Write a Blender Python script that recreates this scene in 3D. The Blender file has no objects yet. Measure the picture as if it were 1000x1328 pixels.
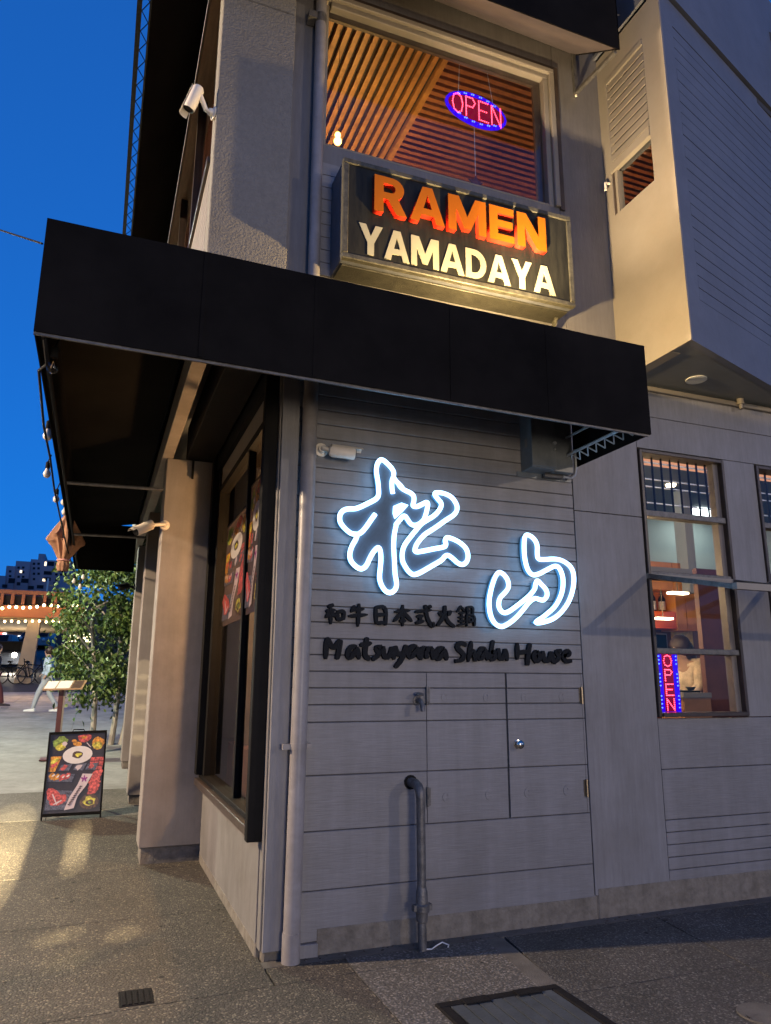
import bpy, bmesh, math, random
from mathutils import Vector, Matrix
R = math.radians
random.seed(7)
sc = bpy.context.scene
col = sc.collection

# ------------------------------------------------------------------ camera, sky, lamps, exposure
CAM = Vector((-1.0374, -4.6578, 1.55))
YAW, PITCH, ROLL, FL = 0.36740575, 0.22866964, 0.00445524, 0.95409842
_f = Vector((math.sin(YAW) * math.cos(PITCH), math.cos(YAW) * math.cos(PITCH), math.sin(PITCH)))
_r0 = Vector((math.cos(YAW), -math.sin(YAW), 0.0))
_u0 = _r0.cross(_f)
_r = _r0 * math.cos(ROLL) + _u0 * math.sin(ROLL)
_u = -_r0 * math.sin(ROLL) + _u0 * math.cos(ROLL)
cam_d = bpy.data.cameras.new('camera')
cam = bpy.data.objects.new('camera', cam_d)
col.objects.link(cam)
cam.matrix_world = Matrix(((_r.x, _u.x, -_f.x, CAM.x), (_r.y, _u.y, -_f.y, CAM.y), (_r.z, _u.z, -_f.z, CAM.z), (0, 0, 0, 1)))
cam_d.sensor_fit = 'HORIZONTAL'
cam_d.sensor_width = 36.0
cam_d.lens = 36.0 * FL
cam_d.clip_start = 0.05
cam_d.clip_end = 3000
sc.camera = cam

world = bpy.data.worlds.new('World')
sc.world = world
world.use_nodes = True
wn = world.node_tree
wn.nodes.clear()
w_out = wn.nodes.new('ShaderNodeOutputWorld')
w_bg = wn.nodes.new('ShaderNodeBackground')
w_sky = wn.nodes.new('ShaderNodeTexSky')
w_sky.sky_type = 'NISHITA'
w_sky.sun_disc = False
w_sky.sun_elevation = R(5.0)
w_sky.sun_rotation = R(200)
w_sky.ozone_density = 7.5
w_sky.air_density = 1.0
w_sky.dust_density = 0.2
w_bg.inputs['Strength'].default_value = 0.15
w_gam = wn.nodes.new('ShaderNodeGamma')
w_gam.inputs['Gamma'].default_value = 0.45
w_mul = wn.nodes.new('ShaderNodeMix')
w_mul.data_type = 'RGBA'
w_mul.blend_type = 'MULTIPLY'
w_mul.inputs['Factor'].default_value = 1.0
w_mul.inputs['B'].default_value = (0.20, 0.575, 1.28, 1)      # deep dusk blue
wn.links.new(w_sky.outputs[0], w_gam.inputs['Color'])
wn.links.new(w_gam.outputs[0], w_mul.inputs['A'])
wn.links.new(w_mul.outputs['Result'], w_bg.inputs[0])
wn.links.new(w_bg.outputs[0], w_out.inputs[0])


def lamp(name, loc, energy, color, radius=0.1):
    d = bpy.data.lights.new(name, 'POINT')
    d.energy = energy
    d.color = color
    d.shadow_soft_size = radius
    o = bpy.data.objects.new(name, d)
    o.location = loc
    col.objects.link(o)
    return o


FLOOD = Vector((1.43, -0.70, 3.95))
L_STREET_RIGHT = lamp('street_and_fill_glow', (11.4, -12.6, 5.85), 760, (1.0, 0.80, 0.60), 0.12)
L_FRONT_FILL = lamp('street_and_fill_glow', (0.8, -9.8, 1.7), 500, (1.0, 0.82, 0.64), 1.0)  # added unseen fill, low in front, lifts the siding under the awning
L_STREET_LEFT = lamp('street_and_fill_glow', (-9.0, 1.7, 5.6), 3300, (1.0, 0.75, 0.49), 0.12)
L_PLAZA = lamp('street_and_fill_glow', (-4.6, 9.8, 6.0), 800, (0.92, 1.0, 0.72), 0.15)


def beam(src, dst, half, energy, color=(1.0, 0.80, 0.46), blend=0.12):
    """An added narrow spot without a fixture, throwing one patch of light."""
    d = bpy.data.lights.new('patch_spot', 'SPOT')
    src, dst = Vector(src), Vector(dst)
    d.energy, d.color, d.shadow_soft_size = energy, color, 0.02
    d.spot_size, d.spot_blend = 2 * math.atan(half / (dst - src).length), blend
    o = bpy.data.objects.new('patch_spot', d)
    o.location = src
    o.rotation_euler = (dst - src).to_track_quat('-Z', 'Y').to_euler()
    col.objects.link(o)


LOW, HIGH = (-1.95, -10.0, 2.3), (-4.6, -8.5, 7.5)  # unseen sources behind the camera for the added light patches
for yy in (1.9, 2.5, 3.1, 3.7, 4.3):
    beam(LOW, (-1.80 + 0.01 * yy, yy, 0.03), 0.30, 26000, blend=0.15)
for yy in (2.75, 3.1, 3.45, 3.8, 4.15):
    beam(LOW, (-1.16 + 0.03 * yy, yy, 0.03), 0.118, 17000, blend=0.2)
for zz in (0.80, 0.98, 1.16, 1.34, 1.52, 1.70):
    beam((-2.75, -10.0, 2.3), (-0.47, 5.17, zz), 0.132, 2000, blend=0.3)
for dx, dy in ((0.0, 0.0), (0.10, 0.05)):
    beam(HIGH, (-1.17 + dx, 0.82 + dy, 0.0), 0.11, 4200, blend=0.3)
beam(HIGH, (-0.74, 0.76, 0.0), 0.11, 5200, blend=0.4)
beam(HIGH, (-1.05, 0.40, 0.0), 0.16, 3000, blend=0.8)

sc.view_settings.view_transform = 'Standard'
sc.view_settings.look = 'None'
sc.view_settings.exposure = 1.2
sc.view_settings.gamma = 1.0
sc.view_settings.use_curve_mapping = False
sc.render.engine = 'CYCLES'
sc.cycles.use_denoising = True
sc.cycles.max_bounces = 6
sc.cycles.transparent_max_bounces = 12
sc.cycles.sample_clamp_indirect = 4.0
sc.cycles.caustics_reflective = False
sc.cycles.caustics_refractive = False

# ------------------------------------------------------------------ measuring helpers
FPX = FL * 1000.0


def ray(x, y):
    return _r * ((x - 500.0) / FPX) - _u * ((y - 664.0) / FPX) + _f


def at(x, y, ax, val):
    """The real point seen at a measured pixel that lies on the plane where coordinate ax equals val."""
    d = ray(x, y)
    return CAM + d * ((val - CAM[ax]) / d[ax])


def ground_z(x, y):
    z = -0.02
    if y > 2.5:
        z += 0.054 * (min(y, 32) - 2.5)
    if y > 32:
        z += 0.085 * (y - 32)
    return z


def at_ground(x, y):
    d = ray(x, y)
    t0 = 0.5
    for i in range(4000):
        p = CAM + d * t0
        if p.z <= ground_z(p.x, p.y):
            return p
        t0 += 0.03
    return p


# ------------------------------------------------------------------ materials
MATS = {}


def mat(name, color, rough=0.6, var=0.12, scale=6.0, bump=0.0, bscale=60.0, stretch=(1, 1, 1), metal=0.0, spec=0.5, detail=5.0, dirt=0.0, dscale=1.3):
    m = bpy.data.materials.new(name)
    m.use_nodes = True
    nt = m.node_tree
    b = nt.nodes['Principled BSDF']
    b.inputs['Roughness'].default_value = rough
    b.inputs['Metallic'].default_value = metal
    b.inputs['Specular IOR Level'].default_value = spec
    geo = nt.nodes.new('ShaderNodeNewGeometry')
    mp = nt.nodes.new('ShaderNodeMapping')
    mp.inputs['Scale'].default_value = stretch
    nt.links.new(geo.outputs['Position'], mp.inputs['Vector'])
    n = nt.nodes.new('ShaderNodeTexNoise')
    n.inputs['Scale'].default_value = scale
    n.inputs['Detail'].default_value = detail
    n.inputs['Roughness'].default_value = 0.65
    nt.links.new(mp.outputs[0], n.inputs['Vector'])
    ramp = nt.nodes.new('ShaderNodeValToRGB')
    ramp.color_ramp.elements[0].position = 0.3
    ramp.color_ramp.elements[1].position = 0.7
    c0 = [max(0, c * (1 - var)) for c in color]
    c1 = [min(1, c * (1 + var)) for c in color]
    ramp.color_ramp.elements[0].color = (*c0, 1)
    ramp.color_ramp.elements[1].color = (*c1, 1)
    nt.links.new(n.outputs['Fac'], ramp.inputs['Fac'])
    out = ramp.outputs['Color']
    if dirt > 0:
        n2 = nt.nodes.new('ShaderNodeTexNoise')
        n2.inputs['Scale'].default_value = dscale
        n2.inputs['Detail'].default_value = 8
        n2.inputs['Roughness'].default_value = 0.7
        nt.links.new(geo.outputs['Position'], n2.inputs['Vector'])
        r2 = nt.nodes.new('ShaderNodeValToRGB')
        r2.color_ramp.elements[0].position = 0.42
        r2.color_ramp.elements[1].position = 0.72
        r2.color_ramp.elements[0].color = (1, 1, 1, 1)
        k = 1 - dirt
        r2.color_ramp.elements[1].color = (k, k * 0.97, k * 0.92, 1)
        nt.links.new(n2.outputs['Fac'], r2.inputs['Fac'])
        mx = nt.nodes.new('ShaderNodeMix')
        mx.data_type = 'RGBA'
        mx.blend_type = 'MULTIPLY'
        mx.inputs['Factor'].default_value = 1.0
        nt.links.new(out, mx.inputs['A'])
        nt.links.new(r2.outputs['Color'], mx.inputs['B'])
        out = mx.outputs['Result']
    if dirt >= 0.22:
        # rain streaks and wiped patches: stretched noise down the wall
        ms_ = nt.nodes.new('ShaderNodeMapping')
        ms_.inputs['Scale'].default_value = (5.0, 5.0, 0.45)
        nt.links.new(geo.outputs['Position'], ms_.inputs['Vector'])
        n3 = nt.nodes.new('ShaderNodeTexNoise')
        n3.inputs['Scale'].default_value = 1.5
        n3.inputs['Detail'].default_value = 7
        n3.inputs['Roughness'].default_value = 0.7
        nt.links.new(ms_.outputs[0], n3.inputs['Vector'])
        r3 = nt.nodes.new('ShaderNodeValToRGB')
        r3.color_ramp.elements[0].position = 0.36
        r3.color_ramp.elements[1].position = 0.66
        r3.color_ramp.elements[0].color = (0.89, 0.89, 0.88, 1)
        r3.color_ramp.elements[1].color = (1.06, 1.06, 1.06, 1)
        nt.links.new(n3.outputs['Fac'], r3.inputs['Fac'])
        m3 = nt.nodes.new('ShaderNodeMix')
        m3.data_type = 'RGBA'
        m3.blend_type = 'MULTIPLY'
        m3.inputs['Factor'].default_value = 1.0
        nt.links.new(out, m3.inputs['A'])
        nt.links.new(r3.outputs['Color'], m3.inputs['B'])
        out = m3.outputs['Result']
    nt.links.new(out, b.inputs['Base Color'])
    if bump > 0:
        nb = nt.nodes.new('ShaderNodeTexNoise')
        nb.inputs['Scale'].default_value = bscale
        nb.inputs['Detail'].default_value = 4
        nt.links.new(mp.outputs[0], nb.inputs['Vector'])
        bp = nt.nodes.new('ShaderNodeBump')
        bp.inputs['Strength'].default_value = bump
        bp.inputs['Distance'].default_value = 0.01
        nt.links.new(nb.outputs['Fac'], bp.inputs['Height'])
        nt.links.new(bp.outputs[0], b.inputs['Normal'])
    MATS[name] = m
    return m


def emit(name, color, strength):
    m = bpy.data.materials.new(name)
    m.use_nodes = True
    nt = m.node_tree
    nt.nodes.clear()
    o = nt.nodes.new('ShaderNodeOutputMaterial')
    e = nt.nodes.new('ShaderNodeEmission')
    e.inputs[0].default_value = (*color, 1)
    e.inputs[1].default_value = strength
    nt.links.new(e.outputs[0], o.inputs[0])
    MATS[name] = m
    return m


def glassy(name, tint=(1, 1, 1), refl=1.0, rough=0.0):
    m = bpy.data.materials.new(name)
    m.use_nodes = True
    nt = m.node_tree
    nt.nodes.clear()
    o = nt.nodes.new('ShaderNodeOutputMaterial')
    mx = nt.nodes.new('ShaderNodeMixShader')
    tr = nt.nodes.new('ShaderNodeBsdfTransparent')
    gl = nt.nodes.new('ShaderNodeBsdfGlossy')
    fr = nt.nodes.new('ShaderNodeFresnel')
    fr.inputs[0].default_value = 1.5
    tr.inputs[0].default_value = (*tint, 1)
    gl.inputs['Color'].default_value = (refl, refl, refl, 1)
    gl.inputs['Roughness'].default_value = rough
    ge = nt.nodes.new('ShaderNodeNewGeometry')
    ma = nt.nodes.new('ShaderNodeMath')
    ma.operation = 'SUBTRACT'
    ma.use_clamp = True
    nt.links.new(fr.outputs[0], ma.inputs[0])
    nt.links.new(ge.outputs['Backfacing'], ma.inputs[1])
    nt.links.new(ma.outputs[0], mx.inputs[0])
    nt.links.new(tr.outputs[0], mx.inputs[1])
    nt.links.new(gl.outputs[0], mx.inputs[2])
    nt.links.new(mx.outputs[0], o.inputs[0])
    MATS[name] = m
    return m


def aggregate(name, tones, matrix, scale=75.0, bump=0.7, wear=0.25):
    """Exposed aggregate: pebbles of several tones set in a mortar matrix."""
    m = bpy.data.materials.new(name)
    m.use_nodes = True
    nt = m.node_tree
    b = nt.nodes['Principled BSDF']
    b.inputs['Roughness'].default_value = 0.75
    geo = nt.nodes.new('ShaderNodeNewGeometry')
    warp = nt.nodes.new('ShaderNodeTexNoise')
    warp.inputs['Scale'].default_value = 30
    nt.links.new(geo.outputs['Position'], warp.inputs['Vector'])
    add = nt.nodes.new('ShaderNodeMix')
    add.data_type = 'RGBA'
    add.blend_type = 'LINEAR_LIGHT'
    add.inputs['Factor'].default_value = 0.012
    nt.links.new(geo.outputs['Position'], add.inputs['A'])
    nt.links.new(warp.outputs['Color'], add.inputs['B'])
    v = nt.nodes.new('ShaderNodeTexVoronoi')
    v.inputs['Scale'].default_value = scale
    nt.links.new(add.outputs['Result'], v.inputs['Vector'])
    sep = nt.nodes.new('ShaderNodeSeparateColor')
    nt.links.new(v.outputs['Color'], sep.inputs[0])
    rp = nt.nodes.new('ShaderNodeValToRGB')
    rp.color_ramp.interpolation = 'CONSTANT'
    els = rp.color_ramp.elements
    while len(els) < len(tones):
        els.new(0.5)
    for i, t in enumerate(tones):
        els[i].position = i / len(tones)
        els[i].color = (*t, 1)
    nt.links.new(sep.outputs[0], rp.inputs['Fac'])
    edge = nt.nodes.new('ShaderNodeValToRGB')
    edge.color_ramp.elements[0].position = 0.32
    edge.color_ramp.elements[1].position = 0.62
    nt.links.new(v.outputs['Distance'], edge.inputs['Fac'])
    mx = nt.nodes.new('ShaderNodeMix')
    mx.data_type = 'RGBA'
    nt.links.new(edge.outputs['Color'], mx.inputs['Factor'])
    nt.links.new(rp.outputs['Color'], mx.inputs['A'])
    mx.inputs['B'].default_value = (*matrix, 1)
    n2 = nt.nodes.new('ShaderNodeTexNoise')
    n2.inputs['Scale'].default_value = 1.6
    n2.inputs['Detail'].default_value = 9
    n2.inputs['Roughness'].default_value = 0.7
    nt.links.new(geo.outputs['Position'], n2.inputs['Vector'])
    r2 = nt.nodes.new('ShaderNodeValToRGB')
    r2.color_ramp.elements[0].position = 0.38
    r2.color_ramp.elements[1].position = 0.68
    r2.color_ramp.elements[0].color = (1, 1, 1, 1)
    r2.color_ramp.elements[1].color = (1 - wear, 1 - wear, 1 - wear * 1.1, 1)
    nt.links.new(n2.outputs['Fac'], r2.inputs['Fac'])
    mul = nt.nodes.new('ShaderNodeMix')
    mul.data_type = 'RGBA'
    mul.blend_type = 'MULTIPLY'
    mul.inputs['Factor'].default_value = 1
    nt.links.new(mx.outputs['Result'], mul.inputs['A'])
    nt.links.new(r2.outputs['Color'], mul.inputs['B'])
    nt.links.new(mul.outputs['Result'], b.inputs['Base Color'])
    bp = nt.nodes.new('ShaderNodeBump')
    bp.inputs['Strength'].default_value = bump
    bp.inputs['Distance'].default_value = 0.006
    bp.invert = True
    nt.links.new(v.outputs['Distance'], bp.inputs['Height'])
    nt.links.new(bp.outputs[0], b.inputs['Normal'])
    MATS[name] = m
    return m


PAINT = (0.205, 0.20, 0.205)
M_BOARD = mat('grey_board_paint', PAINT, 0.5, 0.10, 5, 0.2, 9, (1, 1, 14), dirt=0.22)
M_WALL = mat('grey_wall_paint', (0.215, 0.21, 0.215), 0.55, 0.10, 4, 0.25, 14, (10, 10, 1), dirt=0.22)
M_WALLDIM = mat('dimmed_wall_paint', (0.155, 0.148, 0.147), 0.55, 0.10, 4, 0.25, 14, (10, 10, 1), dirt=0.22)  # wall paint darkened to stand in for shade on the upper storey
M_STUCCO = mat('stucco', (0.185, 0.175, 0.16), 0.75, 0.12, 25, 1.0, 60, dirt=0.15)
M_PILLAR = mat('pillar_paint', (0.265, 0.235, 0.21), 0.6, 0.08, 3, 0.15, 30, dirt=0.25)
M_LOWWALL = mat('low_wall_paint', (0.19, 0.178, 0.168), 0.6, 0.08, 3, 0.2, 20, dirt=0.3)
M_PALE = mat('pale_cream_paint', (0.235, 0.21, 0.175), 0.5, 0.06, 3, 0.1, 30, dirt=0.12)
M_BAYDARK = mat('sky_tinted_bay_paint', (0.125, 0.132, 0.155), 0.5, 0.08, 4, 0.15, 20, dirt=0.15)  # colour made darker and bluer where little lamp light reaches the bay
M_SOFFIT = mat('soffit_paint', (0.17, 0.175, 0.17), 0.6, 0.08, 3, 0.1, 20)
M_GAP = mat('shadow_gap_backing', (0.05, 0.05, 0.053), 0.9, 0.1)
M_PIPE = mat('pipe_paint', (0.25, 0.235, 0.235), 0.4, 0.10, 8, 0.1, 30, dirt=0.25, dscale=5)
M_BLACKFAB = mat('black_awning_canvas', (0.0075, 0.0066, 0.0062), 0.9, 0.55, 1.1, 0.25, 350, spec=0.08)
M_BLACKFAB2 = mat('dark_lining_canvas', (0.10, 0.085, 0.09), 0.8, 0.2, 2.5, 0.15, 200, spec=0.2)
M_BLACK = mat('black_metal_paint', (0.0075, 0.0068, 0.006), 0.65, 0.3, 8, 0.1, 60, spec=0.12)
M_BRONZE = mat('dark_bronze_frame', (0.045, 0.032, 0.025), 0.4, 0.3, 8, 0.15, 50)
M_STEEL = mat('galvanised_tube', (0.45, 0.47, 0.48), 0.45, 0.2, 15, 0.1, 80, metal=0.6)
M_IRON = mat('aged_iron', (0.13, 0.125, 0.12), 0.5, 0.35, 20, 0.3, 80, metal=0.5)
M_CHROME = mat('polished_steel', (0.55, 0.52, 0.47), 0.2, 0.15, 20, metal=1.0)
M_BRASS = mat('worn_brass', (0.20, 0.16, 0.11), 0.4, 0.25, 40, metal=0.8)
M_CONC = mat('base_concrete', (0.19, 0.168, 0.138), 0.9, 0.25, 14, 0.8, 40, dirt=0.3, dscale=6)
M_SMOOTH = mat('smooth_concrete', (0.115, 0.105, 0.092), 0.8, 0.2, 9, 0.4, 120, dirt=0.3, dscale=3)
M_ROAD = mat('plaza_concrete', (0.30, 0.295, 0.28), 0.8, 0.15, 2.0, 0.3, 60, dirt=0.4, dscale=1.1)
M_ASPH = mat('asphalt', (0.055, 0.055, 0.055), 0.8, 0.25, 8, 0.4, 120, dirt=0.2)
M_JOINT = mat('paving_joint', (0.06, 0.055, 0.05), 0.9, 0.3, 20)
M_AGGW = aggregate('warm_aggregate', [(0.140, 0.118, 0.086), (0.085, 0.070, 0.052), (0.25, 0.212, 0.155), (0.045, 0.038, 0.030), (0.115, 0.097, 0.072), (0.07, 0.057, 0.042)], (0.060, 0.051, 0.040), 72, 0.8, 0.4)
M_MID = aggregate('pale_aggregate', [(0.20, 0.18, 0.145), (0.15, 0.135, 0.11), (0.26, 0.24, 0.20), (0.11, 0.10, 0.085), (0.18, 0.165, 0.14)], (0.12, 0.108, 0.09), 60, 0.6, 0.4)
M_AGGM = aggregate('grey_aggregate', [(0.19, 0.17, 0.15), (0.13, 0.12, 0.11), (0.26, 0.24, 0.22), (0.09, 0.085, 0.08), (0.16, 0.15, 0.135)], (0.075, 0.07, 0.062), 66)
M_AGGD = aggregate('dark_aggregate', [(0.095, 0.086, 0.076), (0.062, 0.057, 0.052), (0.15, 0.14, 0.125), (0.045, 0.042, 0.038), (0.115, 0.104, 0.09), (0.22, 0.205, 0.185)], (0.060, 0.055, 0.048), 78, 0.8, 0.45)
M_WOOD = mat('orange_wood_slat', (0.40, 0.20, 0.05), 0.5, 0.3, 10, 0.2, 20, (1, 1, 1))
M_WOODR = mat('red_wood_slat', (0.30, 0.115, 0.04), 0.5, 0.3, 10, 0.2, 20)
M_WOODDK = mat('dark_room_ceiling', (0.014, 0.008, 0.006), 0.8, 0.3, 5)
M_REDWOOD = mat('red_brown_panel', (0.115, 0.042, 0.030), 0.5, 0.2, 4)
M_CABINET = mat('orange_cabinet_wood', (0.55, 0.20, 0.045), 0.4, 0.2, 5, 0.1, 20, (1, 1, 0.2))
M_WHITE = mat('white_plaster', (0.62, 0.63, 0.60), 0.7, 0.05, 3)
M_GREYCOL = mat('grey_column_paint', (0.30, 0.31, 0.31), 0.6, 0.05, 3)
M_SIGNFACE = mat('black_sign_face', (0.016, 0.0155, 0.011), 0.5, 0.45, 6, 0.05, 30, (4, 4, 0.6), spec=0.2)
M_SIGNTRIM = mat('weathered_sign_trim', (0.085, 0.08, 0.058), 0.5, 0.4, 25, 0.3, 90, metal=0.3, dirt=0.5, dscale=9)
M_SIGNBOT = mat('grimy_sign_channel', (0.045, 0.042, 0.03), 0.5, 0.5, 18, 0.3, 90, metal=0.2, dirt=0.5, dscale=9)
M_SIGNSIDE = mat('sign_case_paint', (0.09, 0.095, 0.11), 0.5, 0.2, 12, 0.1, 60)
M_ORANGE = mat('orange_letter_face', (0.36, 0.098, 0.003), 0.5, 0.08, 8, spec=0.15)
M_RED = mat('red_letter_return', (0.60, 0.03, 0.012), 0.35, 0.1, 8)
M_CREAM = mat('cream_letter', (0.36, 0.34, 0.23), 0.5, 0.08, 10)
M_LETBLK = mat('black_raised_letter', (0.006, 0.007, 0.009), 0.7, 0.3, 40, 0.4, 150, spec=0.2)
M_NEONPANEL = mat('neon_letter_case', (0.10, 0.14, 0.18), 0.6, 0.1, 10, spec=0.2)
E_RETURN = emit('neon_blue_return', (0.07, 0.27, 0.62), 0.5)
M_CAMWHITE = mat('ivory_plastic', (0.78, 0.70, 0.58), 0.4, 0.06, 20)
M_BOXGREY = mat('electric_box_paint', (0.13, 0.145, 0.155), 0.35, 0.2, 10, 0.05, 40)
M_CABLE = mat('black_cable_rubber', (0.012, 0.012, 0.012), 0.9, 0.2, spec=0.1)
M_WHITECABLE = mat('white_cable', (0.6, 0.6, 0.6), 0.5, 0.1)
M_BARK = mat('pale_bark', (0.32, 0.29, 0.24), 0.8, 0.25, 12, 0.4, 40, (1, 1, 0.3))
M_LEAF = mat('green_leaf', (0.09, 0.145, 0.028), 0.45, 0.6, 7)
M_LEAF2 = mat('deep_green_leaf', (0.05, 0.10, 0.025), 0.4, 0.5, 7)
M_UMB = mat('brown_parasol_canvas', (0.30, 0.155, 0.085), 0.85, 0.2, 12, 0.2, 200)
M_STRAP = mat('pink_strap', (0.6, 0.3, 0.25), 0.8, 0.1)
M_SKIN = mat('skin', (0.42, 0.26, 0.18), 0.5, 0.05)
M_HAIR = mat('brown_hair', (0.035, 0.018, 0.010), 0.4, 0.4, 60, 0.3, 120, (6, 6, 1))
M_JACKET = mat('pale_blue_jacket', (0.42, 0.52, 0.62), 0.7, 0.45, 9)
M_JEANS = mat('pale_jeans', (0.38, 0.40, 0.42), 0.8, 0.1, 20)
M_SHOE = mat('white_shoe', (0.75, 0.75, 0.72), 0.6, 0.05)
M_MAROON = mat('maroon_trousers', (0.07, 0.012, 0.014), 0.8, 0.2, 12)
M_DARKCOAT = mat('dark_coat', (0.03, 0.022, 0.025), 0.8, 0.2, 12)
M_SHIRT = mat('beige_shirt', (0.62, 0.50, 0.36), 0.7, 0.25, 14)
M_OVER = mat('orange_painted_beam', (0.26, 0.08, 0.025), 0.6, 0.15, 1.5)
M_OVERCOL = mat('beige_column_concrete', (0.40, 0.30, 0.19), 0.8, 0.12, 1.5, 0.2, 15)
M_FARB = mat('far_building_plaster', (0.26, 0.26, 0.31), 0.8, 0.06, 0.3)
M_FARW = mat('far_window_glass', (0.022, 0.024, 0.03), 0.9, 0.2, spec=0.0)
M_CARD = mat('dark_car_paint', (0.03, 0.036, 0.05), 0.35, 0.1, spec=0.05)
M_CARL = mat('silver_car_paint', (0.20, 0.21, 0.22), 0.4, 0.05, spec=0.2)
M_TYRE = mat('tyre_rubber', (0.02, 0.02, 0.02), 0.8, 0.1)
M_POSTDK = mat('dark_red_post', (0.075, 0.02, 0.018), 0.5, 0.2)
M_PAPER = mat('menu_paper', (0.66, 0.60, 0.55), 0.6, 0.1, 25)
M_FRUIT = [mat('print_' + n, c, 0.35, v, s) for n, c, v, s in (
    ('dark_table', (0.028, 0.022, 0.025), 0.3, 20), ('white_plate', (0.72, 0.66, 0.62), 0.05, 20), ('red_meat', (0.50, 0.085, 0.07), 0.85, 38),
    ('pink_ribbon', (0.62, 0.50, 0.50), 0.06, 20), ('green_leaf', (0.22, 0.30, 0.05), 0.85, 38), ('orange_roe', (0.75, 0.24, 0.03), 0.85, 38),
    ('yellow', (0.70, 0.48, 0.06), 0.85, 38), ('slate_grey', (0.10, 0.10, 0.13), 0.85, 38), ('purple_flower', (0.28, 0.03, 0.22), 0.3, 40), ('brown_bowl', (0.09, 0.05, 0.03), 0.85, 38), ('ink', (0.05, 0.02, 0.02), 0.1, 20))]
M_FILM = []
for m_ in M_FRUIT:
    c_ = m_.copy()
    c_.name = m_.name.replace('print_', 'film_')
    nt_ = c_.node_tree
    out_ = [n for n in nt_.nodes if n.type == 'OUTPUT_MATERIAL'][0]
    b_ = nt_.nodes['Principled BSDF']
    tl_ = nt_.nodes.new('ShaderNodeBsdfTranslucent')
    mx_ = nt_.nodes.new('ShaderNodeMixShader')
    mx_.inputs[0].default_value = 0.6
    nt_.links.new(b_.inputs['Base Color'].links[0].from_socket, tl_.inputs['Color'])
    nt_.links.new(b_.outputs[0], mx_.inputs[1])
    nt_.links.new(tl_.outputs[0], mx_.inputs[2])
    nt_.links.new(mx_.outputs[0], out_.inputs['Surface'])
    M_FILM.append(c_)
M_GLASS = glassy('window_glass')
M_GLASSDK = glassy('dim_window_glass', (0.8, 0.78, 0.74))
M_BULBGLASS = glassy('clear_bulb_glass', (0.95, 0.85, 0.72), 1.0, 0.02)
E_NEON = emit('white_neon', (0.30, 0.60, 1.0), 3.3)
E_LEDR = emit('red_led', (1.0, 0.035, 0.07), 5.5)
E_LEDB = emit('blue_led', (0.03, 0.07, 1.0), 4.5)
M_LEDBOARD_R = emit('red_led_board_glow', (0.75, 0.01, 0.10), 0.13)  # light of the LEDs on their board, put in as emission
M_LEDBOARD_B = emit('blue_led_board_glow', (0.035, 0.0, 0.95), 0.42)  # board emission stands in for the blue LED light falling on it
E_BULB = emit('warm_bulb', (1.0, 0.55, 0.12), 4.0)
E_STRING = emit('string_bulb_glow', (1.0, 0.66, 0.28), 9.0)
E_CEIL = emit('cool_ceiling_panel', (0.85, 1.0, 0.98), 3.5)
E_WARMLED = emit('warm_downlight', (1.0, 0.80, 0.52), 5.0)
E_SHOP = emit('lit_shop_sign', (1.0, 0.86, 0.50), 2.2)
E_HEAD = emit('headlight_glow', (1.0, 0.86, 0.62), 14.0)
E_WIN = emit('far_lit_window', (1.0, 0.75, 0.5), 1.2)
E_STRIP = emit('orange_strip_glow', (1.0, 0.45, 0.24), 0.30)


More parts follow.
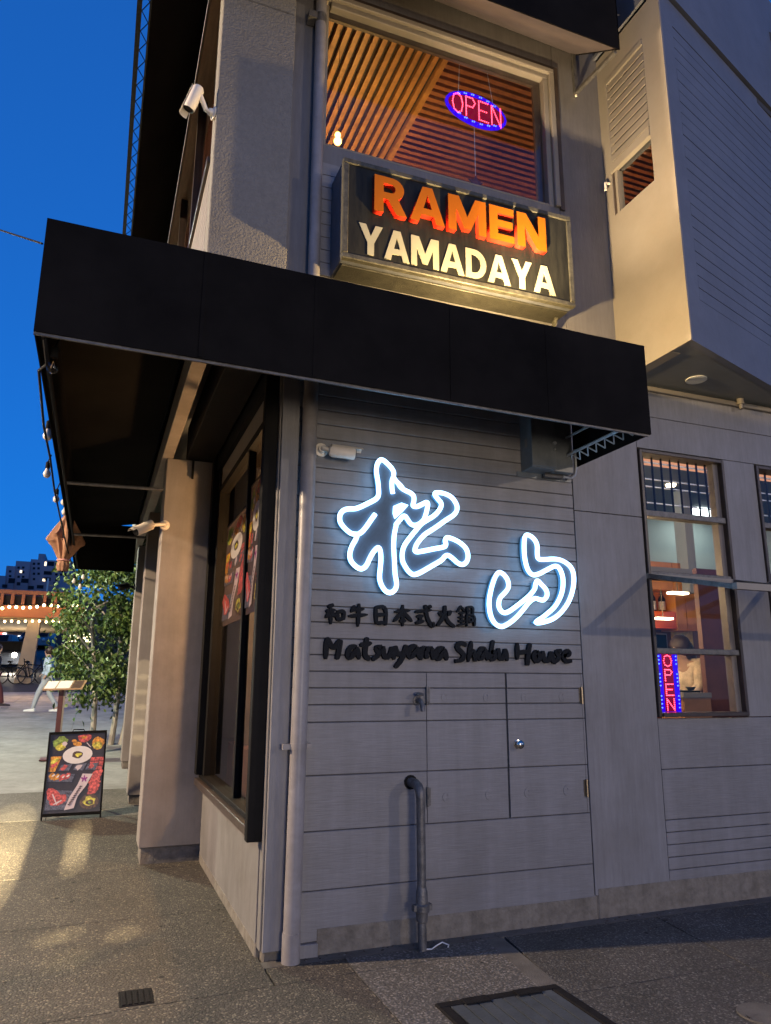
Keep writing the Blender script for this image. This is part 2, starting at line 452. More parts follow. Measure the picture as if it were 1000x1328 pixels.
# ------------------------------------------------------------------ mesh building
class MB:
    def __init__(self):
        self.v, self.f, self.m, self.s = [], [], [], []
        self.mi = 0
        self.smooth = False

    def face(self, idx):
        self.f.append(tuple(idx))
        self.m.append(self.mi)
        self.s.append(self.smooth)

    def add(self, vs):
        n = len(self.v)
        self.v.extend([tuple(p) for p in vs])
        return n

    def box(self, a, b):
        x0, x1 = sorted((a[0], b[0]))
        y0, y1 = sorted((a[1], b[1]))
        z0, z1 = sorted((a[2], b[2]))
        n = self.add([(x0, y0, z0), (x1, y0, z0), (x1, y1, z0), (x0, y1, z0), (x0, y0, z1), (x1, y0, z1), (x1, y1, z1), (x0, y1, z1)])
        for q in ((0, 3, 2, 1), (4, 5, 6, 7), (0, 1, 5, 4), (1, 2, 6, 5), (2, 3, 7, 6), (3, 0, 4, 7)):
            self.face([n + i for i in q])
        return self

    def quad(self, a, b, c, d):
        n = self.add([a, b, c, d])
        self.face((n, n + 1, n + 2, n + 3))
        return self

    def loft(self, A, B, caps=True):
        """Two loops of equal length joined by quads."""
        k = len(A)
        n = self.add(A)
        self.add(B)
        for i in range(k):
            j = (i + 1) % k
            self.face((n + i, n + j, n + k + j, n + k + i))
        if caps:
            self.face([n + i for i in range(k)][::-1])
            self.face([n + k + i for i in range(k)])
        return self

    def bar(self, a, b, w, h, up=(0, 0, 1)):
        a, b = Vector(a), Vector(b)
        d = (b - a).normalized()
        s = d.cross(Vector(up))
        if s.length < 1e-4:
            s = d.cross(Vector((1, 0, 0)))
        s.normalize()
        t = s.cross(d)
        P = [(-w / 2, -h / 2), (w / 2, -h / 2), (w / 2, h / 2), (-w / 2, h / 2)]
        return self.loft([a + s * p + t * q for p, q in P], [b + s * p + t * q for p, q in P])

    def tube(self, pts, r, n=8, closed=False, caps=True):
        pts = [Vector(p) for p in pts]
        rr = r if isinstance(r, (list, tuple)) else [r] * len(pts)
        k = len(pts)
        rings = []
        s0 = None
        for i in range(k):
            if closed:
                d = pts[(i + 1) % k] - pts[i - 1]
            else:
                d = pts[min(i + 1, k - 1)] - pts[max(i - 1, 0)]
            if d.length < 1e-9:
                d = Vector((0, 0, 1))
            d.normalize()
            if s0 is None:
                s = d.cross(Vector((0, 1, 0)))
                if s.length < 0.2:
                    s = d.cross(Vector((1, 0, 0)))
            else:
                s = s0 - d * s0.dot(d)
                if s.length < 1e-3:
                    s = d.cross(Vector((0.3, 1, 0.2)))
            s.normalize()
            s0 = s
            t = d.cross(s)
            rings.append(self.add([pts[i] + (s * math.cos(2 * math.pi * j / n) + t * math.sin(2 * math.pi * j / n)) * rr[i] for j in range(n)]))
        sm, self.smooth = self.smooth, True
        for i in range(k if closed else k - 1):
            a, b = rings[i], rings[(i + 1) % k]
            for j in range(n):
                self.face((a + j, a + (j + 1) % n, b + (j + 1) % n, b + j))
        self.smooth = sm
        if caps and not closed:
            self.face([rings[0] + j for j in range(n)][::-1])
            self.face([rings[-1] + j for j in range(n)])
        return self

    def lathe(self, base, axis, prof, n=12):
        """prof: (distance along axis, radius) pairs."""
        base, axis = Vector(base), Vector(axis).normalized()
        return self.tube([base + axis * (h + 1e-5 * i) for i, (h, r) in enumerate(prof)], [max(r, 1e-4) for h, r in prof], n)

    def ball(self, c, r, n=8, m=5, sx=(1, 1, 1)):
        c = Vector(c)
        rings = []
        for i in range(m + 1):
            a = math.pi * i / m
            rings.append(self.add([c + Vector((r * math.sin(a) * math.cos(2 * math.pi * j / n) * sx[0], r * math.sin(a) * math.sin(2 * math.pi * j / n) * sx[1], r * math.cos(a) * sx[2])) for j in range(n)]))
        sm, self.smooth = self.smooth, True
        for i in range(m):
            for j in range(n):
                self.face((rings[i] + j, rings[i + 1] + j, rings[i + 1] + (j + 1) % n, rings[i] + (j + 1) % n))
        self.smooth = sm
        return self

    def mesh(self, name, mats):
        me = bpy.data.meshes.new(name)
        me.from_pydata(self.v, [], self.f)
        for m in (mats if isinstance(mats, (list, tuple)) else [mats]):
            me.materials.append(m)
        me.polygons.foreach_set('material_index', self.m)
        me.polygons.foreach_set('use_smooth', self.s)
        me.update()
        if any(self.s):
            me.set_sharp_from_angle(angle=R(42))
        return me


def link(name, me, parent=None, bevel=0.0, kind=None):
    o = bpy.data.objects.new(name, me)
    col.objects.link(o)
    if parent:
        o.parent = parent
    if bevel:
        b = o.modifiers.new('edge', 'BEVEL')
        b.width = bevel
        b.segments = 1
        b.limit_method = 'ANGLE'
    if kind:
        o['kind'] = kind
    return o


def put(name, mb, mats, parent=None, bevel=0.0, kind=None):
    return link(name, mb.mesh(name, mats), parent, bevel, kind)


def part(name, a, b, m, parent, bevel=0.0):
    return put(name, MB().box(a, b), m, parent, bevel)


def tag(o, label, cat, group=None):
    o['label'] = label
    o['category'] = cat
    if group:
        o['group'] = group
    return o


def thing(name, label, cat, loc=(0, 0, 0), group=None):
    o = bpy.data.objects.new(name, None)
    o.empty_display_size = 0.1
    col.objects.link(o)
    # parts are written in world coordinates: keep the root at the origin of the world but remember the base
    o['base'] = list(loc)
    return tag(o, label, cat, group)


def group(name, parent):
    o = bpy.data.objects.new(name, None)
    col.objects.link(o)
    o.parent = parent
    return o


def flat_mesh(name, loops, depth, mats, bevel=0.0):
    """Closed 2D loops (holes allowed) filled and extruded to a solid from z 0 to depth."""
    cu = bpy.data.curves.new(name, 'CURVE')
    cu.dimensions = '2D'
    cu.fill_mode = 'BOTH'
    cu.extrude = depth / 2
    cu.bevel_depth = bevel
    for lp in loops:
        s = cu.splines.new('POLY')
        s.points.add(len(lp) - 1)
        for i, p in enumerate(lp):
            s.points[i].co = (p[0], p[1], 0, 1)
        s.use_cyclic_u = True
    t = bpy.data.objects.new(name, cu)
    col.objects.link(t)
    dg = bpy.context.evaluated_depsgraph_get()
    me = bpy.data.meshes.new_from_object(t.evaluated_get(dg))
    bpy.data.objects.remove(t)
    bpy.data.curves.remove(cu)
    me.name = name
    me.materials.clear()
    for m in mats:
        me.materials.append(m)
    return me


def stand_up(me, origin, yfront, depth):
    """Turn a mesh drawn in (x, y) into one on the wall: x stays, y becomes z, thickness goes into -Y from the wall."""
    for v in me.vertices:
        x, y, z = v.co
        v.co = (origin[0] + x, yfront + depth / 2 - z, origin[1] + y)
    me.update()
    return me


# ================================================================== GROUND
gm = MB()
ys = [-60, -14, -6, 2.5, 4, 8, 14, 20, 26, 32, 45, 60, 90, 140, 260]
xs = [-220, -60, -20, -8, -4, 0, 4, 10, 40, 120]
n0 = gm.add([(x, y, ground_z(x, y) - 0.02) for y in ys for x in xs])
for j in range(len(ys) - 1):
    for i in range(len(xs) - 1):
        a = n0 + j * len(xs) + i
        gm.face((a, a + 1, a + 1 + len(xs), a + len(xs)))
put('ground', gm, M_JOINT, kind='structure')

walk = put('sidewalk', MB().box((-0.6, -0.1, -0.09), (9, 0.0, -0.0205)), M_SMOOTH, kind='structure')


def slab(poly, m, top=0.0, parent=walk):
    """One paving slab as a solid with a small arris; poly in X, Y."""
    k = len(poly)
    cx = sum(p[0] for p in poly) / k
    cy = sum(p[1] for p in poly) / k
    P = []
    for x, y in poly:
        d = math.hypot(x - cx, y - cy)
        q = 0.006 / max(d, 0.1)
        P.append((x + (cx - x) * q, y + (cy - y) * q))
    mb = MB()
    mb.loft([(x, y, ground_z(x, y) - 0.05) for x, y in P], [(x, y, ground_z(x, y) + top) for x, y in P])
    return put('paving_slab', mb, m, parent)


for i, (ya, yb) in enumerate(((-0.36, 1.1), (1.1, 2.5), (2.5, 4.6))):
    for xa, xb in ((-1.95, -0.003), (-3.9, -1.95), (-6.2, -3.9)):
        if xb > -0.1 and ya > 2:
            slab([(xa, ya), (-0.003, ya), (-0.003, yb), (xa, yb)], M_AGGW)
        else:
            sh = 0.10 * (xa / 2) if i == 0 else 0
            sh2 = 0.10 * (xb / 2) if i == 0 else 0
            slab([(xa, ya + sh), (xb, ya + sh2), (xb, yb), (xa, yb)], M_AGGW, 0.0)
for xa, xb, m in ((-6.2, -3.6, M_AGGW), (-3.6, -1.6, M_AGGW), (-1.6, 0.46, M_AGGW), (0.46, 1.40, M_AGGM), (1.52, 2.72, M_AGGD), (2.72, 4.3, M_AGGD), (4.3, 6.4, M_AGGD)):
    l = -0.36 + (0.10 * xa / 2 if xa < 0 else 0.05 * xa)
    r_ = -0.36 + (0.10 * xb / 2 if xb < 0 else 0.05 * xb)
    if xa > 1.5:
        slab([(xa - 0.12, -1.0), (xb - 0.12, -1.0), (xb + 0.02, -0.105), (xa + 0.02, -0.105)], m)
        slab([(xa - 0.3, -2.6), (xb - 0.3, -2.6), (xb - 0.12, -1.0), (xa - 0.12, -1.0)], m)
    else:
        slab([(xa, -1.9), (xb - (0.25 if xb > 1 else 0), -1.9), (xb, r_), (xa, l)], m)
        if xb > 0:
            slab([(max(xa, 0.0), -0.36 if xa < 0 else l), (xb, r_), (xb + 0.02, -0.105), (max(xa, 0.0), -0.105)], m)
        slab([(xa, -3.6), (xb - 0.3, -3.6), (xb - (0.25 if xb > 1 else 0), -1.9), (xa, -1.9)], m)
slab([(1.10, -2.6), (1.22, -2.6), (1.52, -0.105), (1.40, -0.105)], M_SMOOTH, 0.001)
# far plaza: pale concrete slabs receding uphill
for ya, yb in ((4.6, 6.2), (6.2, 7.8), (7.8, 9.8), (9.8, 12.0), (12.0, 14.6), (14.6, 17.6), (17.6, 21.0), (21.0, 25.0)):
    for xa, xb in ((-14, -8.0), (-8.0, -5.2), (-5.2, -3.2), (-3.2, -1.4), (-1.4, -0.003)):
        slab([(xa, ya), (xb, ya), (xb, yb), (xa, yb)], M_MID if ya < 5 else M_ROAD)
rd = MB()
rd.quad((-160, 25.2, ground_z(0, 25.2) + 0.006), (-0.01, 25.2, ground_z(0, 25.2) + 0.006), (-0.01, 32, ground_z(0, 32) + 0.006), (-160, 32, ground_z(0, 32) + 0.006))
rd.quad((-160, 32, ground_z(0, 32) + 0.006), (-0.01, 32, ground_z(0, 32) + 0.006), (-0.01, 250, ground_z(0, 250) + 0.006), (-160, 250, ground_z(0, 250) + 0.006))
put('road', rd, M_ASPH, kind='structure')

# ================================================================== BUILDING
B = thing('corner_building', 'grey two storey corner restaurant building with board siding and a slatted upper room', 'building')
WT = 4.45      # height of the floor between the storeys
# backing walls (behind the boards), with true openings
FX0, FX1 = 2.98, 3.88
part('wall_panel', (0.0, 0.012, 0.03), (2.33, 0.16, WT), M_GAP, B)
part('corner_board', (0.0, -0.015, 0.03), (0.118, 0.012, 4.0), M_WALL, B, 0.003)
part('corner_board', (0.0, 0.0125, 0.03), (-0.012, 0.10, 4.0), M_LOWWALL, B, 0.003)
# concrete footing
fb = MB().box((0.32, -0.004, -0.07), (2.34, 0.15, 0.13)).box((2.34, -0.0045, -0.07), (6.5, 0.15, 0.175))
fb.box((0.008, 0.02, -0.07), (0.31, 0.15, 0.10))
put('footing', fb, M_CONC, B, 0.012)
part('footing_block', (0.215, -0.03, -0.06), (0.33, 0.0195, 0.05), M_WALL, B, 0.004)
part('footing', (0.1, 0.09, -0.07), (-0.022, 2.62, 0.055), M_CONC, B, 0.008)

# siding boards: levels measured on the photograph
zs = [0.045, 0.329, 0.663, 0.988, 1.307, 1.415, 1.519, 1.623]
z = 1.623
while z < 3.98:
    z += 0.1045
    zs.append(z)
SX0, SX1 = 0.118, 2.315
DX = (1.058, 1.668, 2.296)      # edges of the cupboard doors
DZ = (0.665, 1.62)


def board(x0, x1, z0, z1, parent, y=0.0, name='siding_board', m=M_BOARD, th=0.02, z0b=None):
    g = 0.0022
    mb = MB()
    zb = z0 if z0b is None else z0b
    c = 0.004
    yb = y + th
    prof0 = [(yb, z0 + g), (y + c, z0 + g), (y, z0 + g + c), (y, z1 - g - c), (y + c, z1 - g), (yb, z1 - g)]
    prof1 = [(yb, zb + g), (y + c, zb + g), (y, zb + g + c), (y, z1 - g - c), (y + c, z1 - g), (yb, z1 - g)]
    mb.loft([(x0, p[0], p[1]) for p in prof0], [(x1, p[0], p[1]) for p in prof1])
    return put(name, mb, m, parent)


door_l = group('cupboard_door', B)
door_r = group('cupboard_door', B)
for i in range(len(zs) - 1):
    z0, z1 = zs[i], zs[i + 1]
    jy = random.uniform(-0.0015, 0.0015)
    if i == 0:
        board(SX0, SX1, z0, z1, B, jy, z0b=0.118)
    elif DZ[0] - 0.01 <= z0 and z1 <= DZ[1] + 0.01:
        board(SX0, DX[0] - 0.004, z0, z1, B, jy)
        board(DX[2] + 0.004, SX1, z0, z1, B, jy)
        board(DX[0], DX[1] - 0.008, z0, z1, door_l, jy - 0.002, 'door_board')
        board(DX[1] + 0.008, DX[2], z0, z1, door_r, jy - 0.002, 'door_board')
    else:
        board(SX0, SX1, z0, z1, B, jy)
for dr, xx in ((door_l, (1.2, 1.518)), (door_r, (1.82, 2.135))):
    for zz in (1.458, 0.82):
        for x in xx:
            put('vent_disc', MB().lathe((x, -0.002, zz), (0, -1, 0), [(0, 0.034), (0.003, 0.034), (0.003, 0.029), (0.0008, 0.028), (0.0008, 0.02), (0.003, 0.019), (0.003, 0.012), (0.001, 0.011), (0.001, 0.0)], 14), M_BOARD, dr)
for dr, x, sgn in ((door_l, DX[0], 1), (door_r, DX[2], -1)):
    for zz in (1.47, 0.83):
        hb = MB().tube([(x - 0.002, -0.014, zz - 0.06), (x - 0.002, -0.014, zz + 0.06)], 0.009, 8)
        hb.box((x, -0.006, zz - 0.055), (x + 0.022 * sgn, -0.0035, zz + 0.055))
        put('hinge', hb, M_BRASS if (sgn < 0) else M_IRON, dr)
put('door_knob', MB().lathe((1.745, -0.002, 1.142), (0, -1, 0), [(0, 0.031), (0.005, 0.031), (0.008, 0.014), (0.025, 0.012), (0.032, 0.025), (0.045, 0.029), (0.055, 0.02), (0.058, 0.002)], 16), M_CHROME, door_r)

# pier between siding and window, and the wall round the ground floor windows
part('wall_panel', (2.325, -0.001, 0.125), (2.972, 0.16, 2.86), M_WALL, B, 0.002)
part('wall_panel', (2.325, -0.001, 2.866), (2.972, 0.16, 4.01), M_WALL, B, 0.002)
WZ0, WZ1, WMID = 1.31, 3.44, 2.40
for i, (za, zb) in enumerate(((0.145, 0.235), (0.235, 0.32), (0.32, 0.405), (0.405, 0.49), (0.49, 0.575), (0.575, 0.93), (0.93, 1.298))):
    board(2.976, 6.5, za, zb, B, random.uniform(-0.001, 0.001))
part('wall_panel', (2.976, 0.022, 0.12), (6.5, 0.16, 1.29), M_GAP, B)
part('wall_panel', (3.885, -0.001, 1.302), (4.246, 0.16, 3.452), M_WALL, B, 0.002)
part('wall_panel', (5.15, -0.001, 1.302), (6.5, 0.16, 3.452), M_WALL, B, 0.002)
part('wall_panel', (2.976, -0.001, 3.456), (6.5, 0.16, 3.74), M_WALL, B, 0.002)
part('wall_panel', (2.976, -0.002, 3.744), (6.5, 0.16, 4.00), M_WALL, B, 0.002)
part('cove_strip', (2.98, -0.04, 3.965), (6.5, -0.003, 4.005), M_PALE, B, 0.006)


M_LINER = mat('beige_window_liner', (0.17, 0.145, 0.125), 0.6, 0.15, 6)


def tall_window(x0, x1, parent):
    w = group('window', parent)
    y0, y1 = -0.02, 0.12
    fr = MB()
    t = 0.028
    fr.box((x0, y0, WZ0), (x0 + t, y1, WZ1)).box((x1 - t, y0, WZ0), (x1, y1, WZ1))
    fr.box((x0 + t, y0, WZ1 - t), (x1 - t, y1, WZ1)).box((x0 + t, y0 - 0.02, WZ0), (x1 - t, y1, WZ0 + 0.03))
    put('frame', fr, M_BRONZE, w, 0.003)
    put('jamb_liner', MB().box((x1 - t - 0.055, 0.03, WZ0 + 0.03), (x1 - t - 0.001, 0.10, WZ1 - t)), M_LINER, w)
    rails = (1.805, WMID, 2.905)
    for zz, h in zip(rails, (0.045, 0.06, 0.05)):
        part('transom_rail', (x0 + t, -0.005, zz - h / 2), (x1 - t, 0.09, zz + h / 2), M_IRON, w, 0.004)
    zz = [WZ0 + 0.03, 1.7825, 1.8275, 2.37, 2.43, 2.88, 2.93, WZ1 - t]
    for k in range(4):
        part('pane', (x0 + t, 0.058, zz[2 * k]), (x1 - t - 0.056, 0.062, zz[2 * k + 1]), M_GLASS, w)
    # leaded grille over the top light
    xa, xb = x0 + t, x1 - t - 0.06
    for k in range(8):
        x = xa + (xb - xa) * (k + 0.85) / 8.2
        put('grille_bar', MB().box((x - 0.006, 0.072, 2.95), (x + 0.006, 0.084, WZ1 - t)), M_BLACK, w)
    for zz2 in (3.02, 3.16, 3.225, 3.37):
        put('grille_bar', MB().box((xa, 0.0855, zz2 - 0.005), (xb, 0.094, zz2 + 0.005)), M_STEEL, w)
    # the sash that is swung out over the pavement
    sa, sb = Vector((x0 + 0.01, -0.022, 2.385)), Vector((x0 + 0.01, -0.84, 2.205))
    s = group('open_sash', parent)
    L = x1 - x0 - 0.02
    put('sash_stile', MB().bar(sa, sb, 0.04, 0.035), M_IRON, s)
    put('sash_stile', MB().bar(sa + Vector((L, 0, 0)), sb + Vector((L, 0, 0)), 0.04, 0.035), M_IRON, s)
    put('sash_rail', MB().bar(sb + Vector((-0.02, -0.0205, 0)), sb + Vector((L + 0.02, -0.0205, 0)), 0.04, 0.045), M_PALE, s)
    put('sash_rail', MB().bar(sa + Vector((-0.02, 0.0205, 0)), sa + Vector((L + 0.02, 0.0205, 0)), 0.035, 0.04), M_PALE, s)
    d = (sb - sa)
    nrm = Vector((0, -d.z, d.y)).normalized() * 0.003
    px = MB()
    A = [sa + Vector((0.02, 0, 0)), sa + Vector((L - 0.02, 0, 0)), sb + Vector((L - 0.02, 0, 0)), sb + Vector((0.02, 0, 0))]
    px.loft([p - nrm for p in A], [p + nrm for p in A])
    put('sash_pane', px, M_GLASSDK, s)
    # bracket arms
    return w


tall_window(FX0, FX1, B)
tall_window(4.25, 5.145, B)

# ---- bay: straight cheek facing left, slanted front with grooved boards
BX, BYF, BZ0, BZ1 = 2.84, -0.822, 4.02, 7.2
bdir = Vector((4.098 - 2.842, -0.395 + 0.823, 0)).normalized()
bend = Vector((BX, BYF, 0)) + bdir * 4.2
bay = group('bay', B)
# cheek with louvre and window openings: panels butted round them
CY0, CY1 = -0.60, -0.10
cheek = MB()
_sl = bdir.y / bdir.x
cheek.loft([(BX, BYF, BZ0), (BX + 0.022, BYF + 0.022 * _sl, BZ0), (BX + 0.022, BYF + 0.022 * _sl + 0.03, BZ0), (BX + 0.022, CY0, BZ0), (BX, CY0, BZ0)], [(BX, BYF, BZ1), (BX + 0.022, BYF + 0.022 * _sl, BZ1), (BX + 0.022, BYF + 0.022 * _sl + 0.03, BZ1), (BX + 0.022, CY0, BZ1), (BX, CY0, BZ1)])
for ya, yb, za, zb in ((CY0, CY1, BZ0, 5.52), (CY1, 0.0, BZ0, BZ1), (CY0, CY1, 6.885, BZ1)):
    cheek.box((BX, ya, za), (BX + 0.10, yb, zb))
put('cheek_wall', cheek, M_PALE, bay)
lou = MB().box((BX - 0.012, CY0, 5.94), (BX + 0.03, CY1, 6.02)).box((BX - 0.012, CY0, 6.84), (BX + 0.03, CY1, 6.885)).box((BX - 0.012, CY1 - 0.03, 6.02), (BX + 0.03, CY1, 6.84))
put('louvre_backing', MB().box((BX + 0.06, CY0, 5.95), (BX + 0.09, CY1, 6.87)), M_GAP, bay)
put('louvre_frame', lou, M_PALE, bay)
for k in range(10):
    zz = 6.035 + k * 0.0805
    mb = MB()
    prof = [(BX - 0.002, zz + 0.066), (BX - 0.009, zz), (BX + 0.0, zz), (BX + 0.012, zz + 0.066)]
    mb.loft([(p[0], CY0, p[1]) for p in prof], [(p[0], CY1 - 0.03, p[1]) for p in prof])
    put('louvre_slat', mb, M_PALE, bay)
put('window_pane', MB().box((BX + 0.05, CY0, 5.52), (BX + 0.055, CY1 - 0.06, 5.94)), M_GLASS, bay)
put('window_stile', MB().box((BX + 0.01, CY1 - 0.06, 5.52), (BX + 0.07, CY1 - 0.03, 5.94)), M_PALE, bay)
put('window_stile', MB().box((BX + 0.01, CY1 - 0.03, 5.52), (BX + 0.07, CY1, 5.94)), M_BRONZE, bay)
put('window_lock', MB().tube([(BX - 0.005, CY1 + 0.03, 5.86), (BX - 0.05, CY1 + 0.03, 5.85), (BX - 0.05, CY1 + 0.03, 5.78)], 0.012, 8), M_CAMWHITE, bay)
# slanted front
p0 = Vector((BX, BYF, 0))
ins = Vector((-bdir.y, bdir.x, 0))          # into the bay


def bay_plate(s0, s1, za, zb, off, th, name, m, parent=bay):
    a, b = p0 + bdir * s0 + ins * off, p0 + bdir * s1 + ins * off
    A = [(a.x, a.y, za), (b.x, b.y, za), (b.x, b.y, zb), (a.x, a.y, zb)]
    i2 = ins * th
    Bq = [(a.x + i2.x, a.y + i2.y, za), (b.x + i2.x, b.y + i2.y, za), (b.x + i2.x, b.y + i2.y, zb), (a.x + i2.x, a.y + i2.y, zb)]
    mb = MB().loft(A, Bq)
    return put(name, mb, m, parent)


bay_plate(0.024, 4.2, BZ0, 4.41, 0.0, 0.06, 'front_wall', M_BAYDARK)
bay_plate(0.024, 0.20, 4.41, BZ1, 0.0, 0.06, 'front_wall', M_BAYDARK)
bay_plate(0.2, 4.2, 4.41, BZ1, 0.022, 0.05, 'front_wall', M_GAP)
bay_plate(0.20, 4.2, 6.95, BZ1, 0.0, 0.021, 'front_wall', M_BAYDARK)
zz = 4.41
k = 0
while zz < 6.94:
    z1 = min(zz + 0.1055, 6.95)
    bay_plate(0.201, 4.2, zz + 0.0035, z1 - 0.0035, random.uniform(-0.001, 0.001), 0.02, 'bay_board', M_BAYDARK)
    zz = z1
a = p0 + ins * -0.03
pm = MB()
bay_plate(-0.03, 4.2, BZ1 + 0.02, BZ1 + 1.6, -0.03, 0.12, 'parapet', M_BAYDARK)
put('parapet', MB().box((BX - 0.03, BYF + 0.02, BZ1 + 0.02), (BX - 0.005, 0.0, BZ1 + 1.6)), M_BAYDARK, bay)
sm = MB()
A = [(BX + 0.001, BYF + 0.002, BZ0 + 0.006), (bend.x, bend.y, BZ0 + 0.006), (bend.x, 0.0, BZ0 + 0.006), (BX + 0.001, 0.0, BZ0 + 0.006)] if bend.y < 0 else [(BX + 0.001, BYF + 0.002, BZ0 + 0.006), (BX + bdir.x * (0.82 / bdir.y), 0.0, BZ0 + 0.006), (BX + 0.001, 0.0, BZ0 + 0.006)]
A_S = A
sm.loft(A, [(p[0], p[1], p[2] + 0.05) for p in A])
put('bay_soffit', sm, M_SOFFIT, bay)
put('bay_roof', MB().loft([(p[0] + 0.1, p[1] + (0.1 if p[1] < 0 else 0), BZ1 - 0.06) for p in A_S], [(p[0] + 0.1, p[1] + (0.1 if p[1] < 0 else 0), BZ1) for p in A_S]), M_GAP, bay)

# ---- upper storey front wall
UX0, UX1, UZ0, UZ1 = 0.225, 2.345, 5.53, 6.93
part('pilaster', (-0.575, -0.085, 4.36), (-0.03, 0.12, 6.53), M_STUCCO, B, 0.006)
part('pilaster', (-0.575, -0.08, 6.54), (-0.03, 0.12, 8.2), M_STUCCO, B, 0.006)
part('wall_panel', (-0.03, 0.0, 4.36), (UX0, 0.12, 8.2), M_WALLDIM, B)
part('wall_panel', (UX0, 0.0, 4.36), (UX1, 0.12, UZ0), M_WALLDIM, B)
part('wall_panel', (UX0, 0.0, UZ1), (UX1, 0.12, 8.2), M_WALLDIM, B)
part('wall_panel', (UX1 + 0.004, 0.0, 4.36), (BX, 0.12, 8.2), M_WALLDIM, B)
for k in range(9):
    zz = 4.42 + k * 0.1045
    part('siding_board', (UX0 - 0.0, -0.02, zz + 0.003), (UX0 + 0.22, -0.001, zz + 0.1015), M_BOARD, B)
uw = group('window', B)
fr = MB()
for i, (t, ya, m_) in enumerate(((0.05, -0.03, 0), (0.05, 0.0, 1))):
    o = i * 0.05
    fr.mi = m_
    fr.box((UX0 + o, ya, UZ1 - o - t), (UX1 - o, 0.06 + 0.03 * i, UZ1 - o))
    fr.box((UX1 - o - t, ya, UZ0 + 0.0), (UX1 - o, 0.06 + 0.03 * i, UZ1 - o - t))
    if i == 1:
        fr.box((UX0, ya, UZ0), (UX0 + 0.03, 0.09, UZ1 - o - t))
        fr.box((UX0 + 0.03, ya, UZ0), (UX1 - o - t, 0.09, UZ0 + 0.02))
put('frame', fr, [M_PALE, M_PALE], uw, 0.006)
tr = MB().box((UX0, -0.018, UZ1 + 0.002), (UX1 + 0.045, 0.03, UZ1 + 0.035)).box((UX1 + 0.002, -0.018, UZ0 - 0.02), (UX1 + 0.045, 0.03, UZ1 + 0.002))
put('weather_strip', tr, M_BRONZE, uw)
part('pane', (UX0 + 0.03, 0.05, UZ0 + 0.02), (UX1 - 0.1, 0.055, UZ1 - 0.1), M_GLASS, uw)
put('track', MB().box((UX0 + 0.03, 0.062, UZ1 - 0.155), (UX1 - 0.1, 0.09, UZ1 - 0.101)).box((UX1 - 0.17, 0.062, UZ0 + 0.02), (UX1 - 0.101, 0.09, UZ1 - 0.155)), M_BRONZE, uw)

# ---- upper room with its slatted ceiling
CZ = 7.12
room = group('upper_room', B)
put('room_ceiling', MB().box((-0.4, 0.13, CZ + 0.05), (6.4, 3.4, CZ + 0.1)), M_WOODDK, room)
put('room_wall', MB().box((-0.45, 3.4, 4.5), (6.4, 3.5, CZ + 0.1)).box((6.4, 0.13, 4.5), (6.5, 3.4, CZ + 0.1)), M_REDWOOD, room)
put('room_floor', MB().box((-0.4, 0.13, 4.4), (6.4, 3.4, 4.5)), M_WOODDK, room)
x = -0.30
while x < 1.46:
    put('ceiling_slat', MB().box((x, 0.14, CZ), (x + 0.045, 3.3, CZ + 0.05)), M_WOOD, room)
    x += 0.0836
put('ceiling_slat', MB().box((1.46, 0.14, CZ - 0.01), (1.51, 3.3, CZ + 0.05)), M_WOOD, room)
y = 0.20
while y < 3.2:
    put('ceiling_slat', MB().box((1.512, y, CZ), (6.3, y + 0.046, CZ + 0.05)), M_WOODR, room)
    y += 0.083
L_ROOM = lamp('upper_room_glow', (0.9, 1.6, 5.9), 36, (1.0, 0.55, 0.16), 0.15)
L_ROOM2 = lamp('upper_room_glow', (3.9, 1.3, 5.6), 16, (1.0, 0.50, 0.22), 0.15)

# ---- left side of the building
LW = 'left'
part('low_wall', (0.0, 0.1005, 0.045), (-0.02, 2.62, 0.64), M_LOWWALL, B, 0.003)
jf = MB().box((0.0, 0.06, 0.615), (-0.105, 0.13, 3.95))          # near jamb, standing out from the wall
put('window_jamb', jf, M_BLACK, B, 0.004)
swl = group('shop_window', B)
MUY = at(318, 800, 0, 0.0).y
part('sill', (0.05, 0.1305, 0.64), (-0.105, 2.62, 0.70), M_BRONZE, swl, 0.004)
part('sill_step', (0.05, 0.1305, 0.701), (-0.065, 2.62, 0.735), M_BLACK, swl, 0.003)
part('far_jamb', (0.05, 2.50, 0.735), (-0.11, 2.61, 3.95), M_BLACK, swl, 0.004)
part('far_jamb', (0.05, 2.42, 0.735), (-0.05, 2.499, 3.95), M_BLACK, swl, 0.004)
part('head_panel', (0.03, 0.1305, 3.42), (-0.035, 2.42, 3.60), M_PALE, swl)
part('head_rail', (0.05, 0.1305, 3.36), (-0.045, 2.42, 3.419), M_BLACK, swl)
part('head_rail', (0.05, 0.1305, 3.601), (-0.075, 2.499, 3.95), M_BLACK, swl)
for yy in (MUY,):
    part('mullion', (0.03, yy - 0.022, 0.735), (-0.03, yy + 0.022, 3.36), M_BLACK, swl, 0.003)
for ya, yb in ((0.1305, MUY - 0.022), (MUY + 0.022, 2.42)):
    part('pane', (0.004, ya, 0.735), (0.0, yb, 3.36), M_GLASSDK, swl)
